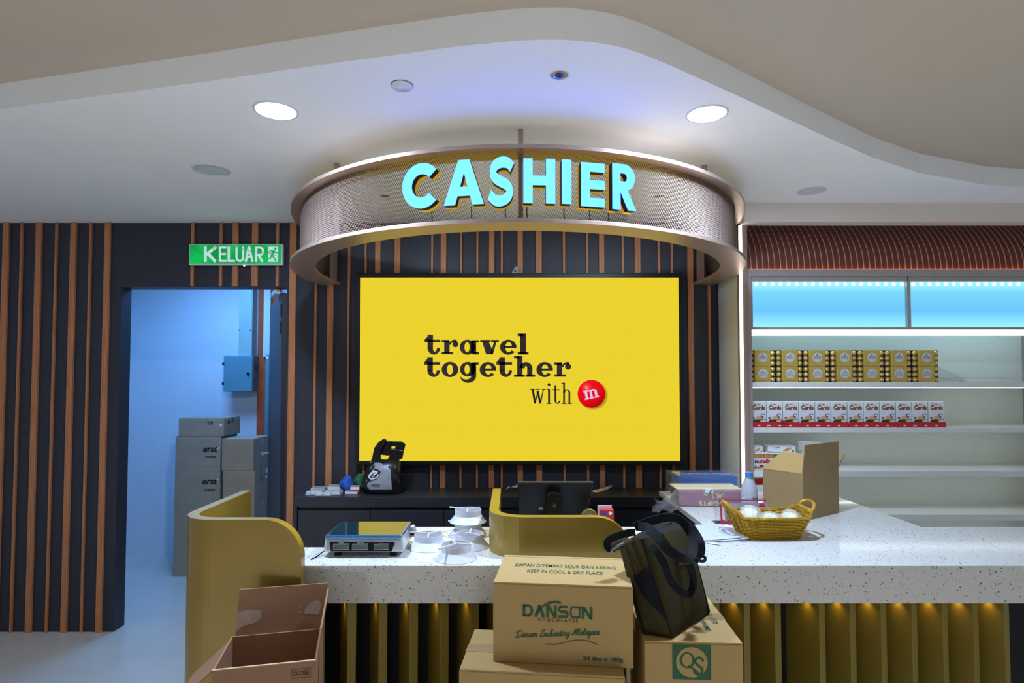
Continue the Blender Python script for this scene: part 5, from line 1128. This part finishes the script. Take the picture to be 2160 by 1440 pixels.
# milk bottle
bx_, by_ = ay(1580, 1040, 2.88).x, 2.88; bt = ay(1580, 995, 2.88).z - HC
bo = thing('plastic_bottle', 'milky plastic bottle with blue cap by the light strip', 'bottle', (bx_, by_, HC))
M_MILK = mat('milky_plastic', (206, 208, 222), 0.25, trans=0.25, var=0.05)
obj('body', B().lathe([(0, 0), (0.036, 0), (0.039, 0.006), (0.039, bt * 0.45), (0.037, bt * 0.55), (0.031, bt * 0.68), (0.022, bt * 0.80), (0.016, bt * 0.86), (0.015, bt * 0.9), (0, bt * 0.9)], (0, 0, 0), 28), M_MILK, bo, smooth=True, local=True)
obj('cap', B().lathe([(0, bt * 0.88), (0.018, bt * 0.88), (0.018, bt * 0.985), (0.015, bt), (0, bt)], (0, 0, 0), 24), mat('blue_cap', (80, 126, 206), 0.35), bo, local=True)
obj('seal_ring', B().lathe([(0.018, bt * 0.85), (0.0215, bt * 0.85), (0.0215, bt * 0.88), (0.018, bt * 0.88)], (0.004, 0, 0), 20), mat('teal_ring', (60, 160, 150), 0.4), bo, local=True)
obj('print', B().ink([[(0.0 + 0.006 * k, 0.06 + 0.004 * math.sin(k)), (0.006 + 0.006 * k, 0.058), (0.004 + 0.006 * k, 0.07 + 0.004 * math.cos(2 * k))] for k in range(4)], (0, -0.0395, 0), (1, 0, 0), (0, 0, 1)), M_BLACKINK, bo, local=True)
# acrylic sign holder
ah = thing('sign_holder', 'clear acrylic sign holder with crimson border behind the gold basket', 'sign holder', (ay(1568, 1100, 2.60).x, 2.60, HC))
a, b = ay(1511, 1106, 2.60), ay(1625, 1050, 2.62); zt4 = b.z
obj('sheet', B().hexa([(a.x, 2.60, HC), (b.x, 2.60, HC), (b.x, 2.603, HC), (a.x, 2.603, HC), (a.x, 2.62, zt4), (b.x, 2.62, zt4), (b.x, 2.623, zt4), (a.x, 2.623, zt4)]), M_CLEAR, ah)
obj('foot', B().box(a.x, b.x, 2.60, 2.66, HC, HC + 0.003), M_CLEAR, ah)
mag = mat('crimson_print', (176, 40, 74), 0.5)
def hol(x0, z0, x1, z1): return rect(x0, z0, x1, z1)
w5, h5 = b.x - a.x, zt4 - HC; o5 = ((a.x, 2.5985, HC), (1, 0, 0), (0, 0.155, 1))
obj('insert', B().ink([rect(w5 * 0.16, h5 * 0.08, w5 * 0.95, h5 * 0.82)], (a.x, 2.6035, HC), (1, 0, 0), (0, 0.155, 1)), mat('insert_card', (214, 212, 222), 0.6), ah)
obj('border', B().ink([rect(w5 * 0.08, h5 * 0.04, w5 * 0.115, h5 * 0.96), rect(w5 * 0.08, h5 * 0.9, w5 * 0.92, h5 * 0.945), rect(w5 * 0.2, h5 * 0.1, w5 * 0.215, h5 * 0.72)], *o5), mag, ah)
for dx_, dz_, dr_ in ((0.83, 0.68, 0.014), (0.11, 0.1, 0.011), (0.24, 0.08, 0.012)): obj('dot', B().ink([disc(w5 * dx_, h5 * dz_, dr_)], (a.x, 2.597, HC), (1, 0, 0), (0, 0.155, 1)), mag, ah)
obj('dot_orange', B().ink([disc(w5 * 0.9, h5 * 0.5, 0.009)], (a.x, 2.5975, HC), (1, 0, 0), (0, 0.155, 1)), M_ORANGE, ah)
# papers
for k, (pts, lab) in enumerate((([(1448, 1113), (1530, 1109), (1577, 1142), (1487, 1146)], 'stack of white papers fanned out beside the olive bag'), ([(1478, 1140), (1498, 1148), (1522, 1151), (1505, 1143)], 'folded white receipt under the paper stack'))):
    P = [az(px, py, HC) for px, py in pts]; t = thing('paper_sheets', lab, 'papers', P[0], group='papers on the counter')
    n = 4 if k == 0 else 1
    for j in range(n):
        dx = Vector((0.006 * j * (-1) ** j, 0.004 * j, 0.0012 + 0.0022 * j + 0.003 * k * 0))
        R_ = []
        for v in range(7):
            R_.append([P[0].lerp(P[1], u / 6).lerp(P[3].lerp(P[2], u / 6), v / 6) + dx + Vector((0, 0, (0.006 * (u / 6) ** 2 * (v / 6) * (j + 1) / n if n > 1 else 0.004 * abs(u / 6 - 0.5)))) for u in range(7)])
        obj('sheet', B().grid(R_), M_PAPER if j % 2 == 0 else mat('blueish_paper', (186, 192, 216), 0.8), t)
# film scrap on the papers
c = az(1535, 1128, HC)
t = thing('film_scrap', 'crumpled clear film lying on the white papers', 'film', c + Vector((0, 0, 0.011)))
obj('film', B().grid([[(0.03 * (i - 4) / 4 + 0.004 * math.sin(j * 2), 0.07 * (j - 4) / 4, 0.006 + 0.006 * math.sin(i * 1.9 + j) * math.cos(j * 1.3)) for i in range(9)] for j in range(9)]), M_FILM, t, local=True)
obj('film_edge', B().tube([(0.03 * math.cos(q), 0.05 * math.sin(q), 0.008 + 0.003 * math.sin(3 * q)) for q in [2 * PI * k / 20 for k in range(20)]], 0.001, 5, closed=True), M_CLEAR, t, local=True)

# gold basket
bc0 = az(1632, 1140, HC); bk = thing('gold_basket', 'glittering gold woven basket full of clear-wrapped white sweets', 'basket', (bc0.x + 0.01, bc0.y + 0.075, HC), math.radians(3))
BH = 0.088
def bloop(v, n=72):                        # rounded rectangle ring at height fraction v
    hw, hd = 0.108 + 0.042 * v, 0.06 + 0.03 * v; out = []
    for k in range(n):
        q = 2 * PI * k / n; c_, s_ = math.cos(q), math.sin(q)
        out.append((hw * math.copysign(abs(c_) ** 0.42, c_), hd * math.copysign(abs(s_) ** 0.42, s_), q))
    return out
NR = 13
for r in range(NR):
    v = (r + 0.5) / NR; pts = []
    for x, y, q in bloop(v):
        end = abs(x) / (0.108 + 0.042 * v); k = 1 + 0.022 * math.sin(12 * q + PI * (r % 2))
        pts.append((x * k, y * k, BH * v + 0.022 * max(0, end - 0.86) / 0.14 * v))
    obj('strand', B().tube(pts, 0.0042, 5, closed=True), M_GLITTER, bk, local=True)
for k in range(22):
    q = 2 * PI * k / 22; P = []
    for i in range(5):
        v = i / 4; c_, s_ = math.cos(q), math.sin(q); hw, hd = 0.108 + 0.042 * v, 0.06 + 0.03 * v
        P.append((hw * math.copysign(abs(c_) ** 0.42, c_) * 1.012, hd * math.copysign(abs(s_) ** 0.42, s_) * 1.012, BH * v))
    obj('stake', B().tube(P, 0.0036, 5), M_GLITTER, bk, local=True)
obj('rim', B().tube([(x * 1.01, y * 1.01, BH + 0.024 * max(0, abs(x) / 0.15 - 0.86) / 0.14) for x, y, q in bloop(1.0)], 0.006, 6, closed=True), M_GLITTER, bk, local=True)
obj('base', B().prism([(x, y, 0.0) for x, y, q in bloop(0.0)], (0, 0, 0.006)), M_GLITTER, bk, local=True)
for s_ in (-1, 1):
    P = spline([(s_ * 0.150, -0.05, BH + 0.012), (s_ * 0.168, -0.046, BH + 0.036), (s_ * 0.178, -0.02, BH + 0.048), (s_ * 0.178, 0.02, BH + 0.048), (s_ * 0.168, 0.046, BH + 0.036), (s_ * 0.150, 0.05, BH + 0.012)], 5)
    obj('handle', B().tube(P, 0.0065, 7), M_GLITTER, bk, local=True)
M_WRAP = mat('crinkled_wrap', (240, 240, 236), 0.15, var=0.05, alpha=0.3, scale=40, bump=0.5)
M_SWEET = mat('ivory_sweet', (206, 204, 176), 0.4, var=0.04)
def sweet(label, loc, rx, ry, rz_, seed):
    c = bk.location + Vector(loc); t = thing('wrapped_sweet', label, 'sweet', c, group='wrapped sweets in the gold basket'); rn = random.Random(seed)
    rows = []
    for i in range(9):
        ph = PI * i / 8; rows.append([(rx * math.sin(ph) * math.cos(q) * (1 + 0.05 * math.sin(4 * q + seed)), ry * math.sin(ph) * math.sin(q), -rz_ * math.cos(ph)) for q in [2 * PI * k / 16 for k in range(16)]])
    obj('sweet', B().grid(rows, close_u=True), M_SWEET, t, smooth=True, local=True)
    rows = []
    for i in range(9):
        ph = PI * i / 8; rows.append([((rx + 0.008) * math.sin(ph) * math.cos(q) * (1 + 0.14 * rn.uniform(-1, 1)), (ry + 0.008) * math.sin(ph) * math.sin(q) * (1 + 0.14 * rn.uniform(-1, 1)), -(rz_ + 0.008) * math.cos(ph) * (1 + 0.1 * rn.uniform(-1, 1))) for q in [2 * PI * k / 16 for k in range(16)]])
    obj('wrapper', B().grid(rows, close_u=True), M_WRAP, t, local=True)
sweet('large ivory wrapped sweet at the bag end of the basket', (-0.072, -0.005, 0.068), 0.042, 0.05, 0.045, 1)
sweet('flat wrapped sweet at the middle of the basket', (0.014, 0.0, 0.06), 0.036, 0.055, 0.028, 2)
sweet('wrapped sweet at the far handle of the basket', (0.09, -0.005, 0.066), 0.032, 0.05, 0.03, 3)
# open carton on the return counter
cl, cn = Vector((ay(1609, 987, 2.81).x, 2.81, HC)), Vector((ay(1693, 998, 2.65).x, 2.65, HC)); zr = ay(1609, 987, 2.81).z - HC
u_ = (cn - cl); wL = u_.length; u_.normalize(); v_ = Vector((-u_.y, u_.x, 0)); ra = math.atan2(u_.y, u_.x); dR = 0.31
co = thing('open_carton', 'plain open carton with folded flaps behind the gold basket', 'carton', cl, ra)
M_CARDO = mat('cardboard_olive', (158, 132, 92), 0.85, var=0.05, scale=14)
obj('body', B().box(0, wL, 0, tk_, 0, zr).box(0, wL, dR - tk_, dR, 0, zr).box(0, tk_, tk_, dR - tk_, 0, zr).box(wL - tk_, wL, tk_, dR - tk_, 0, zr).box(tk_, wL - tk_, tk_, dR - tk_, 0, 0.006), M_CARDO, co, local=True)
obj('front_flap', B().hexa([(0, -0.001, zr - 0.002), (wL, -0.001, zr - 0.002), (wL, 0.004, zr + 0.002), (0, 0.004, zr + 0.002), (0.05, 0.07, zr + 0.075), (wL - 0.003, 0.07, zr + 0.075), (wL - 0.003, 0.073, zr + 0.078), (0.05, 0.073, zr + 0.078)]), M_CARD, co, local=True)
obj('side_flap', B().hexa([(wL - 0.004, 0, zr), (wL, 0, zr), (wL, dR, zr), (wL - 0.004, dR, zr), (wL + 0.004, 0.01, zr + 0.125), (wL + 0.008, 0.01, zr + 0.125), (wL + 0.008, dR - 0.01, zr + 0.125), (wL + 0.004, dR - 0.01, zr + 0.125)]), M_CARDO, co, local=True)
obj('back_flap', B().hexa([(0, dR - 0.004, zr), (wL, dR - 0.004, zr), (wL, dR, zr), (0, dR, zr), (0.0, dR + 0.06, zr + 0.06), (wL, dR + 0.06, zr + 0.06), (wL, dR + 0.064, zr + 0.058), (0.0, dR + 0.064, zr + 0.058)]), M_CARDO, co, local=True)
